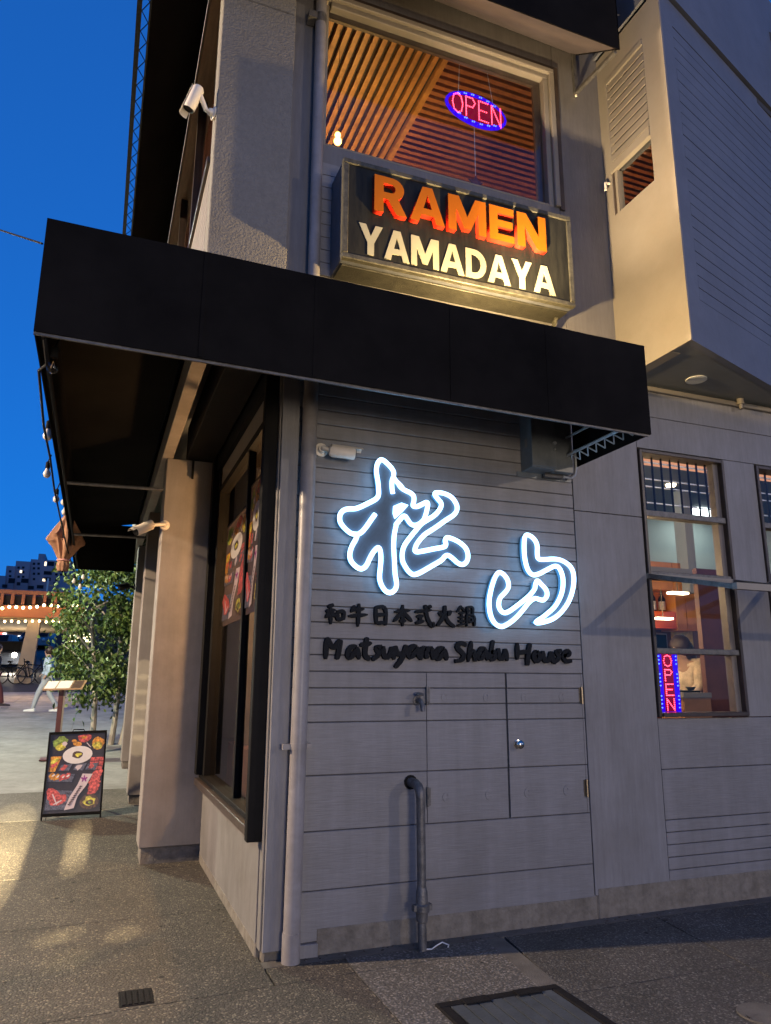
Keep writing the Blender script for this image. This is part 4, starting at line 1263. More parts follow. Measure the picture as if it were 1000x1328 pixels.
def brush(mb, pts, w, y0, depth, rnd):
    """A brush stroke: a ragged ribbon with blunt ends, extruded off the wall."""
    if len(pts) > 2:
        P = smooth_loop(list(pts), False, 2)
    else:
        P = [(pts[0][0] + (pts[1][0] - pts[0][0]) * k / 5, pts[0][1] + (pts[1][1] - pts[0][1]) * k / 5) for k in range(6)]
    n = len(P)
    Lf, Rt = [], []
    for i in range(n):
        a_, b_ = P[max(i - 1, 0)], P[min(i + 1, n - 1)]
        dx, dz = b_[0] - a_[0], b_[1] - a_[1]
        l = math.hypot(dx, dz) or 1
        nx, nz = -dz / l, dx / l
        ww = w * (0.62 if i in (0,) else (0.42 if i == n - 1 else 1.0)) * (0.86 + 0.28 * math.sin(math.pi * min(1, i / (n - 1) * 1.1))) * rnd.uniform(0.95, 1.05) / 2
        Lf.append((P[i][0] + nx * ww, P[i][1] + nz * ww))
        Rt.append((P[i][0] - nx * ww, P[i][1] - nz * ww))
    base = mb.add([(p[0], y0 - depth, p[1]) for p in Lf] + [(p[0], y0 - depth, p[1]) for p in Rt] + [(p[0], y0, p[1]) for p in Lf] + [(p[0], y0, p[1]) for p in Rt])
    for i in range(n - 1):
        a_, b_, c_, d_ = base + i, base + i + 1, base + n + i + 1, base + n + i
        mb.face((a_, b_, c_, d_))
        mb.face((a_ + 2 * n, b_ + 2 * n, b_, a_))
        mb.face((d_, c_, c_ + 2 * n, d_ + 2 * n))
    for i in (0, n - 1):
        mb.face((base + i, base + n + i, base + 3 * n + i, base + 2 * n + i))


rnd = random.Random(3)
kl = thing('character_lettering', 'row of seven black raised characters under the neon', 'lettering', (0.9, 0, 1.9))
kx0, kx1, kz0, kz1 = 0.330, 1.445, 1.915, 2.058
cw = (kx1 - kx0) / 7
for i, c in enumerate('和牛日本式火鍋'):
    mb = MB()
    x0 = kx0 + i * cw
    zz0 = kz0 + 0.004 * i
    for j, st in enumerate(KANJI[c]):
        brush(mb, [(x0 + p[0] * cw * 0.84, zz0 + p[1] * (kz1 - kz0)) for p in st], 0.0235 if len(KANJI[c]) < 9 else 0.014, -0.006, 0.022 + 0.0008 * j, rnd)
    put('letter', mb, M_LETBLK, kl)
sl = thing('script_lettering', 'black raised brush script words below the row of characters', 'lettering', (1.2, 0, 1.7))
for txt, xa, xb in (('Matsuyama', 0.328, 1.205), ('Shabu', 1.262, 1.672), ('House', 1.742, 2.212)):
    tot = sum(LATIN[c][0] for c in txt)
    s_ = (xb - xa) / tot
    x0 = xa
    for c in txt:
        wdt, sts = LATIN[c]
        mb = MB()
        for j, st in enumerate(sts):
            brush(mb, [(x0 + p[0] * s_, 1.700 + 0.006 * math.sin(x0 * 9) + p[1] * 0.135) for p in st], 0.031, -0.006, 0.022 + 0.0009 * j, rnd)
        put('letter', mb, M_LETBLK, sl)
        x0 += wdt * s_


# ================================================================== PIPES, BOXES, FIXTURES
def bracket_ring(x, y, z, r):
    mb = MB().tube([(x, y, z - 0.02), (x, y, z + 0.02)], r, 16)
    mb.box((x - r - 0.045, y - 0.012, z - 0.016), (x - r + 0.01, y + 0.02, z + 0.016))
    mb.box((x + r - 0.01, y - 0.0, z - 0.016), (x + r + 0.03, -0.002, z + 0.016))
    return mb


dp = thing('downpipe', 'grey painted downpipe running down the corner to the pavement', 'pipe', (0.16, -0.07, 0))
dpx = 0.167
put('pipe', MB().tube([(dpx - 0.012, -0.072, -0.015), (dpx - 0.010, -0.072, 0.3), (dpx, -0.072, 1.7), (dpx + 0.012, -0.072, 3.98)], 0.0505, 18), M_PIPE, dp)
put('pipe_shoe', MB().tube([(dpx - 0.012, -0.072, -0.018), (dpx - 0.012, -0.072, 0.14)], 0.0545, 18), M_PIPE, dp)
put('pipe_strap', bracket_ring(dpx - 0.004, -0.072, 1.17, 0.0535), M_PIPE, dp)
dp2 = thing('downpipe', 'grey upper downpipe between the stucco pilaster and the slatted window', 'pipe', (0.19, -0.07, 4.4))
put('pipe', MB().tube([(0.175, -0.062, 4.06), (0.172, -0.062, 8.0)], 0.043, 16), M_PIPE, dp2)
put('pipe_strap', MB().tube([(0.172, -0.062, 6.55), (0.172, -0.062, 6.63)], 0.046, 16).box((0.07, -0.10, 6.56), (0.135, -0.01, 6.62)), M_IRON, dp2)

vp = thing('standpipe', 'iron standpipe leaving the siding and dropping into the pavement', 'pipe', (0.94, -0.15, 0))
vx, vy = 0.945, -0.145
put('pipe', MB().tube([(vx - 0.008, 0.0, 0.925), (vx - 0.008, -0.085, 0.925), (vx - 0.006, -0.125, 0.912), (vx - 0.004, vy, 0.88), (vx, vy, 0.84), (vx + 0.004, vy, 0.26)], [0.03, 0.03, 0.03, 0.03, 0.028, 0.028], 14), M_IRON, vp)
put('pipe_coupling', MB().lathe((vx + 0.004, vy, 0.33), (0, 0, -1), [(0, 0.029), (0.03, 0.036), (0.09, 0.038), (0.10, 0.048), (0.135, 0.048), (0.14, 0.038), (0.19, 0.034), (0.195, 0.028)], 14), M_IRON, vp)
put('clamp', MB().box((vx - 0.055, vy - 0.02, 0.20), (vx - 0.03, vy + 0.02, 0.235)), M_IRON, vp)
put('clamp', MB().box((vx + 0.04, vy - 0.02, 0.20), (vx + 0.065, vy + 0.02, 0.235)), M_IRON, vp)
put('lower_pipe', MB().tube([(vx + 0.004, vy, 0.14), (vx + 0.006, vy, -0.03)], 0.027, 14), M_IRON, vp)
put('wall_collar', MB().lathe((vx - 0.008, -0.002, 0.925), (0, -1, 0), [(0, 0.045), (0.006, 0.045), (0.007, 0.034)], 14), M_BLACK, vp)

hb = thing('hose_tap', 'small brass hose tap on the siding left of the cupboard doors', 'tap', (0.99, 0, 1.42))
put('tap_body', MB().tube([(0.985, 0.0, 1.44), (0.985, -0.06, 1.44), (0.988, -0.085, 1.41), (0.99, -0.09, 1.37)], [0.016, 0.016, 0.017, 0.015], 10), M_IRON, hb)
put('tap_handle', MB().lathe((0.985, -0.045, 1.455), (0, -0.3, 1), [(0, 0.006), (0.02, 0.006), (0.021, 0.028), (0.03, 0.028), (0.031, 0.005)], 10), M_IRON, hb)
put('tap_flange', MB().lathe((0.985, -0.001, 1.44), (0, -1, 0), [(0, 0.03), (0.006, 0.03), (0.007, 0.018)], 12), M_IRON, hb)

eb = thing('electrical_box', 'grey metal electrical box tucked under the awning end', 'box', (2.05, 0, 3.1))
part('box_body', (1.86, -0.16, 3.12), (2.06, 0.0, 3.72), M_BOXGREY, eb, 0.004)
part('box_door', (1.855, -0.172, 3.13), (2.065, -0.1605, 3.72), M_BOXGREY, eb, 0.003)
part('box_body', (2.066, -0.12, 3.12), (2.25, 0.0, 3.74), M_BOXGREY, eb, 0.004)
part('box_label', (1.868, -0.10, 3.29), (1.858, -0.07, 3.36), M_PALE, eb)
put('box_latch', MB().tube([(2.05, -0.174, 3.32), (2.05, -0.19, 3.32)], 0.014, 10).tube([(2.05, -0.174, 3.27), (2.05, -0.185, 3.27)], 0.008, 8), M_STEEL, eb)
put('mounting_plate', MB().box((1.82, -0.012, 3.08), (2.30, -0.0035, 3.12)), M_BOXGREY, eb)
put('conduit', MB().tube([(2.20, -0.05, 3.11), (2.27, -0.05, 3.10), (2.31, -0.05, 3.13), (2.325, -0.05, 3.19), (2.327, -0.05, 3.34)], 0.012, 8), M_STEEL, eb)
put('conduit_joint', MB().tube([(2.03, -0.05, 3.10), (2.19, -0.05, 3.105)], 0.018, 8), M_IRON, eb)


def bullet_camera(label, base, wall_n, mid, tip, r=0.042, m=M_CAMWHITE, shade=True):
    o = thing('security_camera', label, 'camera', base, 'wall mounted security cameras')
    base, mid, tip, wall_n = Vector(base), Vector(mid), Vector(tip), Vector(wall_n).normalized()
    put('mount', MB().lathe(base, wall_n, [(0, 0.048), (0.018, 0.048), (0.024, 0.03), (0.05, 0.024)], 14), m, o)
    put('arm', MB().tube([base + wall_n * 0.045, base + wall_n * 0.07, mid], 0.017, 10), m, o)
    d = (tip - mid).normalized()
    put('housing', MB().lathe(mid - d * 0.02, d, [(0, r * 0.7), (0.02, r), ((tip - mid).length, r), ((tip - mid).length + 0.01, r * 0.92)], 16), m, o)
    put('lens', MB().lathe(tip - d * 0.009, d, [(0, r * 0.9), (0.004, r * 0.86), (0.004, 0.0)], 14), M_BLACK, o)
    if shade:
        s_ = d.cross(Vector((0, 0, 1))).normalized()
        u_ = s_.cross(d)
        k_ = 6
        A = [mid + d * -0.01 + s_ * math.cos(R(30 + 120 * i / k_)) * (r + 0.006) + u_ * math.sin(R(30 + 120 * i / k_)) * (r + 0.006) for i in range(k_ + 1)]
        Bq = [p + d * ((tip - mid).length + 0.05) for p in A]
        mb = MB()
        for i in range(k_):
            mb.quad(A[i], A[i + 1], Bq[i + 1], Bq[i])
        put('sun_shade', mb, m, o)
    return o


c0 = at(414, 586, 1, 0.0)
bullet_camera('ivory bullet camera on the siding beside the pine character', (c0.x + 0.01, 0, c0.z + 0.01), (0, -1, 0), at(431, 585, 1, -0.11), at(462, 589, 1, -0.13), 0.042)
c1 = at(212, 680, 0, -0.53)
pc = Vector((-0.53, 2.615, at(208, 681, 1, 2.615).z))
bullet_camera('ivory bullet camera on the first pillar under the awning', pc, (0, -1, 0), at(196, 681, 1, 2.50), at(175, 690, 1, 2.42), 0.045)
pc = Vector((-0.56, 7.92, at(168, 757, 0, -0.55).z))
bullet_camera('dark bullet camera on the far pillar in front of the tree', (-0.55, 7.9, 3.05), (-1, 0, 0), (-0.66, 7.9, 3.06), (-0.80, 7.85, 3.02), 0.05, M_BLACK)
pc = at(284, 142, 1, -0.085)
oc = bullet_camera('ivory bullet camera reaching out from the upper stucco pilaster', (-0.575, -0.03, pc.z), (-1, -0.25, 0), at(257, 116, 1, -0.06), at(244, 143, 1, -0.02), 0.043)

# white cable end on the pavement and overhead wire
g = at_ground(560, 1229)
tag(put('loose_cable', MB().tube([(0.95, -0.15, -0.012), (1.0, -0.17, -0.012), (1.05, -0.13, -0.010), (1.10, -0.11, -0.002), (1.13, -0.14, -0.012), (1.11, -0.17, -0.012)], 0.004, 6), M_WHITECABLE), 'loose white cable end lying on the pavement by the standpipe', 'cable')
a, b = at(-60, 276, 1, 8.0), at(55, 316, 1, 2.5)
tag(put('overhead_wire', MB().tube([a, (a + b) / 2 + Vector((0, 0, -0.02)), b], 0.010, 6), M_CABLE), 'thin dark wire crossing the blue sky to the awning corner', 'wire')

q = at(903, 492, 2, BZ0 + 0.006)
dl = thing('downlight', 'round unlit downlight in the soffit under the bay', 'lamp', q)
put('trim_ring', MB().lathe((q.x, q.y, BZ0 + 0.006), (0, 0, -1), [(0, 0.085), (0.008, 0.085), (0.012, 0.07), (0.004, 0.06)], 20), M_WHITE, dl)
put('lens', MB().lathe((q.x, q.y, BZ0 + 0.004), (0, 0, -1), [(0, 0.06), (0.003, 0.06), (0.003, 0.0)], 20), M_CAMWHITE, dl)
q = at(960, 518, 1, -0.06)
sp = thing('sprinkler', 'small pale sprinkler head where the bay soffit meets the wall', 'sprinkler', q)
put('fitting', MB().lathe((q.x, -0.06, 4.024), (0, 0, -1), [(0, 0.03), (0.05, 0.032), (0.055, 0.018), (0.09, 0.014)], 12), M_PALE, sp)
put('deflector', MB().lathe((q.x, -0.06, 3.934), (0, 0, -1), [(0, 0.02), (0.004, 0.02), (0.005, 0.002)], 10), M_BRASS, sp)


# ================================================================== LED OPEN SIGNS
LED = {
    'O': [[(0.5, 1), (0.85, 0.88), (1.0, 0.5), (0.85, 0.12), (0.5, 0), (0.15, 0.12), (0, 0.5), (0.15, 0.88), (0.5, 1)]],
    'P': [[(0.05, 0), (0.05, 1)], [(0.05, 1), (0.7, 1), (0.95, 0.78), (0.7, 0.52), (0.05, 0.52)]],
    'E': [[(0.95, 1), (0.05, 1), (0.05, 0), (0.95, 0)], [(0.05, 0.52), (0.8, 0.52)]],
    'N': [[(0.05, 0), (0.05, 1), (0.95, 0), (0.95, 1)]],
}


def led_dots(mb, path, step, r, fn):
    for a_, b_ in zip(path[:-1], path[1:]):
        l = (fn(*b_) - fn(*a_)).length
        k_ = max(1, round(l / step))
        for i in range(k_):
            t_ = i / k_
            mb.ball(fn(a_[0] + (b_[0] - a_[0]) * t_, a_[1] + (b_[1] - a_[1]) * t_), r, 5, 3)
    mb.ball(fn(*path[-1]), r, 5, 3)


ctr = at(618, 143, 1, 0.16)
os_ = thing('open_sign', 'oval red and blue lit OPEN sign hanging in the slatted upper window', 'open sign', ctr)
ow, oh = 0.60, 0.33


def ofn(u, v, dy=0.0):
    return ctr + Vector(((u - 0.5) * ow * 0.82, dy - 0.010, (v - 0.5) * oh * 0.58 - (u - 0.5) * 0.03))


mb = MB()
A = [(ctr.x + math.cos(R(a)) * ow / 2, ctr.z + math.sin(R(a)) * oh / 2 - math.cos(R(a)) * 0.015) for a in range(0, 360, 15)]
mb.loft([(x, ctr.y, z) for x, z in A], [(x, ctr.y + 0.015, z) for x, z in A])
put('board', mb, M_LEDBOARD_B, os_)
mb = MB()
A = [(ctr.x + math.cos(R(a)) * ow * 0.46, ctr.z + math.sin(R(a)) * oh * 0.36 - math.cos(R(a)) * 0.015) for a in range(0, 360, 15)]
mb.loft([(x, ctr.y - 0.004, z) for x, z in A], [(x, ctr.y - 0.0005, z) for x, z in A])
put('lettering_board', mb, M_LEDBOARD_R, os_)
mb = MB()
for i, c in enumerate('OPEN'):
    for st in LED[c]:
        led_dots(mb, [(0.02 + i * 0.255 + p[0] * 0.2, p[1]) for p in st], 0.0165, 0.0055, ofn)
put('red_lamps', mb, E_LEDR, os_)
mb = MB()
for s_ in (1, -1):
    for k_ in range(6):
        a_ = R(90 * s_ + (k_ - 2.5) * 17)
        for dd in (-0.009, 0.009):
            mb.ball(ctr + Vector((math.cos(a_) * ow * 0.43 + dd, -0.010, math.sin(a_) * oh * 0.42 - math.cos(a_) * 0.015)), 0.0065, 5, 3)
put('blue_lamps', mb, E_LEDB, os_)
put('hanging_cord', MB().tube([ctr + Vector((-0.17, 0.008, oh * 0.4)), ctr + Vector((-0.13, 0.008, 0.85))], 0.003, 5).tube([ctr + Vector((0.17, 0.008, oh * 0.40)), ctr + Vector((0.06, 0.008, 0.85))], 0.003, 5), M_WHITECABLE, os_)

c2 = at(867, 885, 1, 0.16)
o2 = thing('open_sign', 'upright red and blue lit OPEN sign in the lower kitchen window', 'open sign', c2)
vw, vh = 0.215, 0.53
bm_ = MB()
A = []
for sx_, sz_, a0 in ((1, 1, 0), (-1, 1, 90), (-1, -1, 180), (1, -1, 270)):
    A += [(c2.x + sx_ * (vw / 2 - 0.04) + 0.04 * math.cos(R(a0 + t_)), c2.z + sz_ * (vh / 2 - 0.04) + 0.04 * math.sin(R(a0 + t_))) for t_ in (0, 30, 60, 90)]
bm_.loft([(x, c2.y, z) for x, z in A], [(x, c2.y + 0.014, z) for x, z in A])
put('board', bm_, M_LEDBOARD_B, o2)
put('lettering_board', MB().box((c2.x - 0.052, c2.y - 0.004, c2.z - 0.225), (c2.x + 0.052, c2.y - 0.0005, c2.z + 0.235)), M_LEDBOARD_R, o2)
mb = MB()
for i, c in enumerate('OPEN'):
    for st in LED[c]:
        led_dots(mb, st, 0.0140, 0.0048, lambda u, v, i=i: c2 + Vector(((u - 0.5) * 0.078, -0.009, 0.212 - i * 0.113 + (v - 1) * 0.086)))
put('red_lamps', mb, E_LEDR, o2)
mb = MB()
for s_ in (1, -1):
    for blk in (0.19, 0.02, -0.15):
        for k_ in range(4):
            mb.ball(c2 + Vector((s_ * 0.086, -0.009, blk + 0.045 - k_ * 0.030)), 0.0062, 5, 3)
put('blue_lamps', mb, E_LEDB, o2)

# bulb and ornament in the upper window
q = at(438, 183, 1, 0.45)
ub = thing('pendant_bulb', 'glowing amber bulb hanging low in the slatted upper window', 'bulb', q)
put('bulb', MB().ball(q, 0.034, 10, 8).ball(q + Vector((0, 0, 0.06)), 0.026, 10, 6), E_BULB, ub)
put('cord', MB().tube([q + Vector((0, 0, 0.08)), (q.x, q.y, CZ)], 0.0016, 5), M_CABLE, ub)
q = at(617, 238, 1, 0.14)
orn = MB()
A = []
for i in range(10):
    rr_ = 0.075 if i % 2 == 0 else 0.035
    A.append((q.x + rr_ * math.sin(R(36 * i)), q.z + rr_ * math.cos(R(36 * i))))
orn.loft([(x, q.y - 0.006, z) for x, z in A], [(x, q.y + 0.006, z) for x, z in A])
oo = thing('hanging_ornament', 'small dark red star hanging at the foot of the slatted window', 'ornament', q)
put('star', orn, M_POSTDK, oo)
put('cord', MB().tube([q + Vector((0, 0, 0.07)), (q.x, q.y, q.z + 0.55)], 0.003, 5), M_WHITECABLE, oo)

# ================================================================== KITCHEN THINGS
YB = 3.58
a, b = at(842, 775, 1, YB - 0.3), at(878, 835, 1, YB - 0.3)
cab = thing('wall_cupboard', 'orange wall cupboard with an open bottle shelf in the kitchen', 'cupboard', a)
x0k, x1k = a.x - 0.1, at(875, 800, 1, YB - 0.3).x
zA, zB, zC = at(860, 767, 1, YB - 0.3).z, at(860, 793, 1, YB - 0.3).z, at(860, 815, 1, YB - 0.3).z
put('cupboard_back', MB().box((x0k, YB - 0.02, zB), (x1k, YB, zA + 0.4)), M_CABINET, cab)
put('cupboard_box', MB().box((x0k, YB - 0.32, zC), (x1k, YB, zB)), mat('vermilion_panel', (0.70, 0.10, 0.02), 0.4, 0.1, 4), cab)
put('cupboard_top', MB().box((x0k, YB - 0.32, zA + 0.02), (x1k, YB - 0.021, zA + 0.4)), M_CABINET, cab)
x2k = at(902, 800, 1, YB - 0.3).x
cab2 = thing('tall_cupboard', 'orange wooden kitchen cupboard beside the bottle shelf', 'cupboard', a)
zD = at(890, 818, 1, YB - 0.3).z
xm = (x1k + x2k) / 2
put('cupboard_door', MB().box((x1k + 0.01, YB - 0.33, zD), (xm - 0.006, YB - 0.01, zA + 0.4)), M_CABINET, cab2)
put('cupboard_door', MB().box((xm + 0.006, YB - 0.33, zD), (x2k, YB - 0.01, zA + 0.4)), M_CABINET, cab2)
for px_, lb in ((846, 'dark sake bottle with a pale label at the shelf end'), (858, 'dark sake bottle with a pale label nearer the tall cupboard')):
    p_ = at(px_, 778, 1, YB - 0.15)
    bo = thing('bottle', lb, 'bottle', p_, 'bottles on the kitchen shelf')
    zz = zB + 0.001
    put('glass', MB().lathe((p_.x, YB - 0.15, zz), (0, 0, 1), [(0, 0.045), (0.19, 0.045), (0.24, 0.018), (0.31, 0.016)], 12), M_BLACK, bo)
    put('label', MB().lathe((p_.x, YB - 0.15, zz + 0.03), (0, 0, 1), [(0, 0.0465), (0.12, 0.0465), (0.121, 0.04)], 12), M_PAPER, bo)
q1, q2 = at(878, 770, 2, 2.72), at(859, 802, 2, 2.45)
for q_, lb in ((at(879, 769, 1, 2.4), 'warm strip light above the cook'), (at(860, 802, 1, 3.0), 'warm strip light under the vermilion cupboard')):
    tg = thing('strip_light', lb, 'lamp', q_, 'kitchen strip lights')
    put('diffuser', MB().box((q_.x - 0.13, q_.y - 0.05, q_.z - 0.015), (q_.x + 0.13, q_.y + 0.05, q_.z + 0.01)), E_WARMLED, tg, 0.004)
    put('lamp_stem', MB().tube([(q_.x, q_.y, q_.z + 0.01), (q_.x, q_.y, min(q_.z + 0.6, 2.76))], 0.006, 6), M_BRASS, tg)
p_ = at(888, 845, 1, YB - 0.05)
sc_ = thing('wall_screen', 'pale yellow patterned panel on the kitchen wall behind the cook', 'panel', p_)
put('panel', MB().box((at(875, 845, 1, YB - 0.05).x, YB - 0.04, at(885, 868, 1, YB).z), (at(901, 845, 1, YB - 0.05).x, YB - 0.001, at(885, 819, 1, YB).z)), mat('yellow_tile', (0.62, 0.46, 0.14), 0.3, 0.5, 9), sc_)
mb = MB().tube([(p_.x - 0.06 + 0.07 * math.cos(R(t_)), YB - 0.05, p_.z + 0.04 + 0.05 * math.sin(R(t_))) for t_ in range(0, 360, 30)], 0.008, 6, True)
put('ring_motif', mb, M_WHITE, sc_)
p_ = at(852, 850, 1, YB - 0.05)
hatch = thing('serving_hatch', 'small framed hatch showing orange wood on the kitchen wall', 'hatch', p_)
put('frame', MB().box((p_.x - 0.22, YB - 0.05, p_.z - 0.30), (p_.x + 0.2, YB - 0.03, p_.z + 0.30)), M_PALE, hatch)
put('opening', MB().box((p_.x - 0.2, YB - 0.056, p_.z - 0.28), (p_.x + 0.18, YB - 0.051, p_.z + 0.28)), M_BLACK, hatch)
put('shutter', MB().box((p_.x - 0.2, YB - 0.062, p_.z - 0.28), (p_.x + 0.18, YB - 0.057, p_.z - 0.02)), M_CABINET, hatch)
cz = at(895, 898, 1, 1.05).z
ct = thing('kitchen_counter', 'wooden counter the cook stands over in the kitchen window', 'counter', (3.6, 1.1, 0))
xc0, xc1 = at(876, 900, 1, 1.05).x, at(913, 900, 1, 1.05).x
put('counter_top', MB().box((xc0, 0.95, cz - 0.05), (xc1, 1.30, cz)), M_PALE, ct, 0.004)
put('counter_front', MB().box((xc0 + 0.02, 0.97, 0.1), (xc1, 1.28, cz - 0.051)), mat('counter_wood', (0.36, 0.17, 0.09), 0.5, 0.2, 6), ct)
py_ = thing('tray', 'dark tray lying on the kitchen counter', 'tray', (xc0 + 0.1, 1.0, cz))
put('tray_base', MB().box((xc0 + 0.03, 0.98, cz + 0.001), (xc0 + 0.24, 1.12, cz + 0.018)), M_BLACK, py_, 0.004)
put('bowl', MB().lathe((xc0 + 0.2, 1.06, cz + 0.019), (0, 0, 1), [(0, 0.025), (0.03, 0.05), (0.032, 0.045), (0.008, 0.02)], 12), M_IRON, py_)


# ================================================================== PEOPLE
def skin(name, verts, edges, radii, m, parent, sub=1):
    me = bpy.data.meshes.new(name)
    me.from_pydata([tuple(v) for v in verts], edges, [])
    me.materials.append(m)
    o = bpy.data.objects.new(name, me)
    col.objects.link(o)
    o.parent = parent
    md = o.modifiers.new('skin', 'SKIN')
    md.use_smooth_shade = True
    for i, r_ in enumerate(radii):
        sv = me.skin_vertices[0].data[i]
        sv.radius = r_ if isinstance(r_, tuple) else (r_, r_)
        sv.use_root = (i == 0)
    ss = o.modifiers.new('smooth', 'SUBSURF')
    ss.levels = sub
    ss.render_levels = sub
    return o


def figure(label, loc, h, face, pose, cloth, hairm, long_hair=False):
    """A standing or walking person; face is the heading angle, pose maps joints to (forward, side, up) in body heights."""
    o = thing('person', label, 'person', loc)
    ca, sa_ = math.cos(face), math.sin(face)

    def P(k):
        f_, s_, u_ = pose[k]
        return Vector((loc[0] + (f_ * ca - s_ * sa_) * h, loc[1] + (f_ * sa_ + s_ * ca) * h, loc[2] + u_ * h))

    J = ['hip', 'waist', 'chest', 'neck', 'head', 'crown', 'shl', 'ell', 'wrl', 'hal', 'shr', 'elr', 'wrr', 'har', 'hpl', 'knl', 'anl', 'tol', 'hpr', 'knr', 'anr', 'tor', 'nose']
    rad = [.075, .068, .078, .032, .058, .05, .038, .026, .018, .019, .038, .026, .018, .019, .055, .036, .024, .022, .055, .036, .024, .022, .012]
    E_ = [('hip', 'waist'), ('waist', 'chest'), ('chest', 'neck'), ('neck', 'head'), ('head', 'crown'), ('head', 'nose'), ('chest', 'shl'), ('shl', 'ell'), ('ell', 'wrl'), ('wrl', 'hal'), ('chest', 'shr'), ('shr', 'elr'), ('elr', 'wrr'), ('wrr', 'har'), ('hip', 'hpl'), ('hpl', 'knl'), ('knl', 'anl'), ('anl', 'tol'), ('hip', 'hpr'), ('hpr', 'knr'), ('knr', 'anr'), ('anr', 'tor')]
    idx = {k: i for i, k in enumerate(J)}
    skin('body', [P(k) for k in J], [(idx[a_], idx[b_]) for a_, b_ in E_], [r_ * h * 0.93 for r_ in rad], M_SKIN, o)

    def garment(name, ks, es, m, g):
        id2 = {k: i for i, k in enumerate(ks)}
        skin(name, [P(k) for k in ks], [(id2[a_], id2[b_]) for a_, b_ in es], [(rad[idx[k]] + g) * h for k in ks], m, o)

    garment('top', ['waist', 'hip', 'chest', 'shl', 'ell', 'wrl', 'shr', 'elr', 'wrr'], [('waist', 'hip'), ('waist', 'chest'), ('chest', 'shl'), ('shl', 'ell'), ('ell', 'wrl'), ('chest', 'shr'), ('shr', 'elr'), ('elr', 'wrr')], cloth[0], .012)
    garment('trousers', ['hip', 'hpl', 'knl', 'anl', 'hpr', 'knr', 'anr'], [('hip', 'hpl'), ('hpl', 'knl'), ('knl', 'anl'), ('hip', 'hpr'), ('hpr', 'knr'), ('knr', 'anr')], cloth[1], .008)
    for a_, t_ in (('anl', 'tol'), ('anr', 'tor')):
        pa, pt_ = P(a_), P(t_)
        d_ = (pt_ - pa)
        d_.z = 0
        d_.normalize()
        z_ = min(pa.z, pt_.z) - 0.012 * h
        mb = MB()
        base_ = Vector((pa.x, pa.y, z_))
        s__ = Vector((-d_.y, d_.x, 0))
        A = [base_ - d_ * .04 * h + s__ * .022 * h, base_ + d_ * .11 * h + s__ * .026 * h, base_ + d_ * .13 * h, base_ + d_ * .11 * h - s__ * .026 * h, base_ - d_ * .04 * h - s__ * .022 * h]
        U = [p + Vector((0, 0, k_ * h)) for p, k_ in zip(A, (.05, .028, .022, .028, .05))]
        mb.loft(A, U)
        put('shoe', mb, cloth[2], o, 0.01)
    hp = P('head') + Vector((-ca, -sa_, 0)) * 0.012 * h + Vector((0, 0, .012 * h))
    mb = MB().ball(hp, .068 * h, 12, 8, (1, 1, 1.1))
    if long_hair:
        back = Vector((-ca, -sa_, 0))
        mb.tube([hp + back * .02 * h, hp + back * .055 * h + Vector((0, 0, -.06 * h)), hp + back * .07 * h + Vector((0, 0, -.14 * h)), hp + back * .075 * h + Vector((0, 0, -.24 * h)), hp + back * .07 * h + Vector((0, 0, -.30 * h))], [.06 * h, .058 * h, .055 * h, .04 * h, .012 * h], 10)
    put('hair', mb, hairm, o)
    return o


WALK = dict(hip=(0, 0, .53), waist=(0.005, 0, .62), chest=(.015, 0, .75), neck=(.02, 0, .845), head=(.035, 0, .915), crown=(.035, 0, .955), nose=(.098, 0, .905),
            shl=(.01, .10, .80), ell=(-.06, .125, .66), wrl=(.0, .13, .54), hal=(.03, .13, .50), shr=(.02, -.10, .80), elr=(.06, -.125, .66), wrr=(.14, -.12, .56), har=(.17, -.12, .53),
            hpl=(0, .05, .50), knl=(.11, .05, .29), anl=(.17, .05, .05), tol=(.25, .055, .035), hpr=(0, -.05, .50), knr=(-.02, -.05, .28), anr=(-.16, -.05, .075), tor=(-.09, -.055, .03))
STAND = dict(WALK)
STAND.update(ell=(.05, .13, .66), wrl=(.16, .09, .58), hal=(.20, .07, .55), elr=(.05, -.13, .66), wrr=(.16, -.09, .58), har=(.20, -.07, .55), head=(.06, 0, .905), crown=(.065, 0, .945), nose=(.115, 0, .875),
             knl=(.01, .05, .28), anl=(0, .05, .05), tol=(.08, .06, .03), knr=(.01, -.05, .28), anr=(0, -.05, .05), tor=(.08, -.06, .03))

pw = at_ground(58, 925)
figure('person in a pale blue jacket and white shoes walking across the plaza', (pw.x, pw.y, ground_z(pw.x, pw.y) + 0.005), 1.72, R(165), WALK, (M_JACKET, M_JEANS, M_SHOE), M_HAIR)
pl_ = at_ground(-14, 918)
figure('person in maroon trousers and a dark coat at the picture edge', (pl_.x, pl_.y, ground_z(pl_.x, pl_.y) + 0.005), 1.72, R(-20), WALK, (M_DARKCOAT, M_MAROON, M_DARKCOAT), M_HAIR)
hd = at(887, 838, 1, 1.75)
figure('person with long brown hair and a beige shirt bending over the kitchen counter', (hd.x + 0.02, 1.75, hd.z - 0.915 * 1.66), 1.66, R(188), STAND, (M_SHIRT, M_DARKCOAT, M_DARKCOAT), M_HAIR, True)


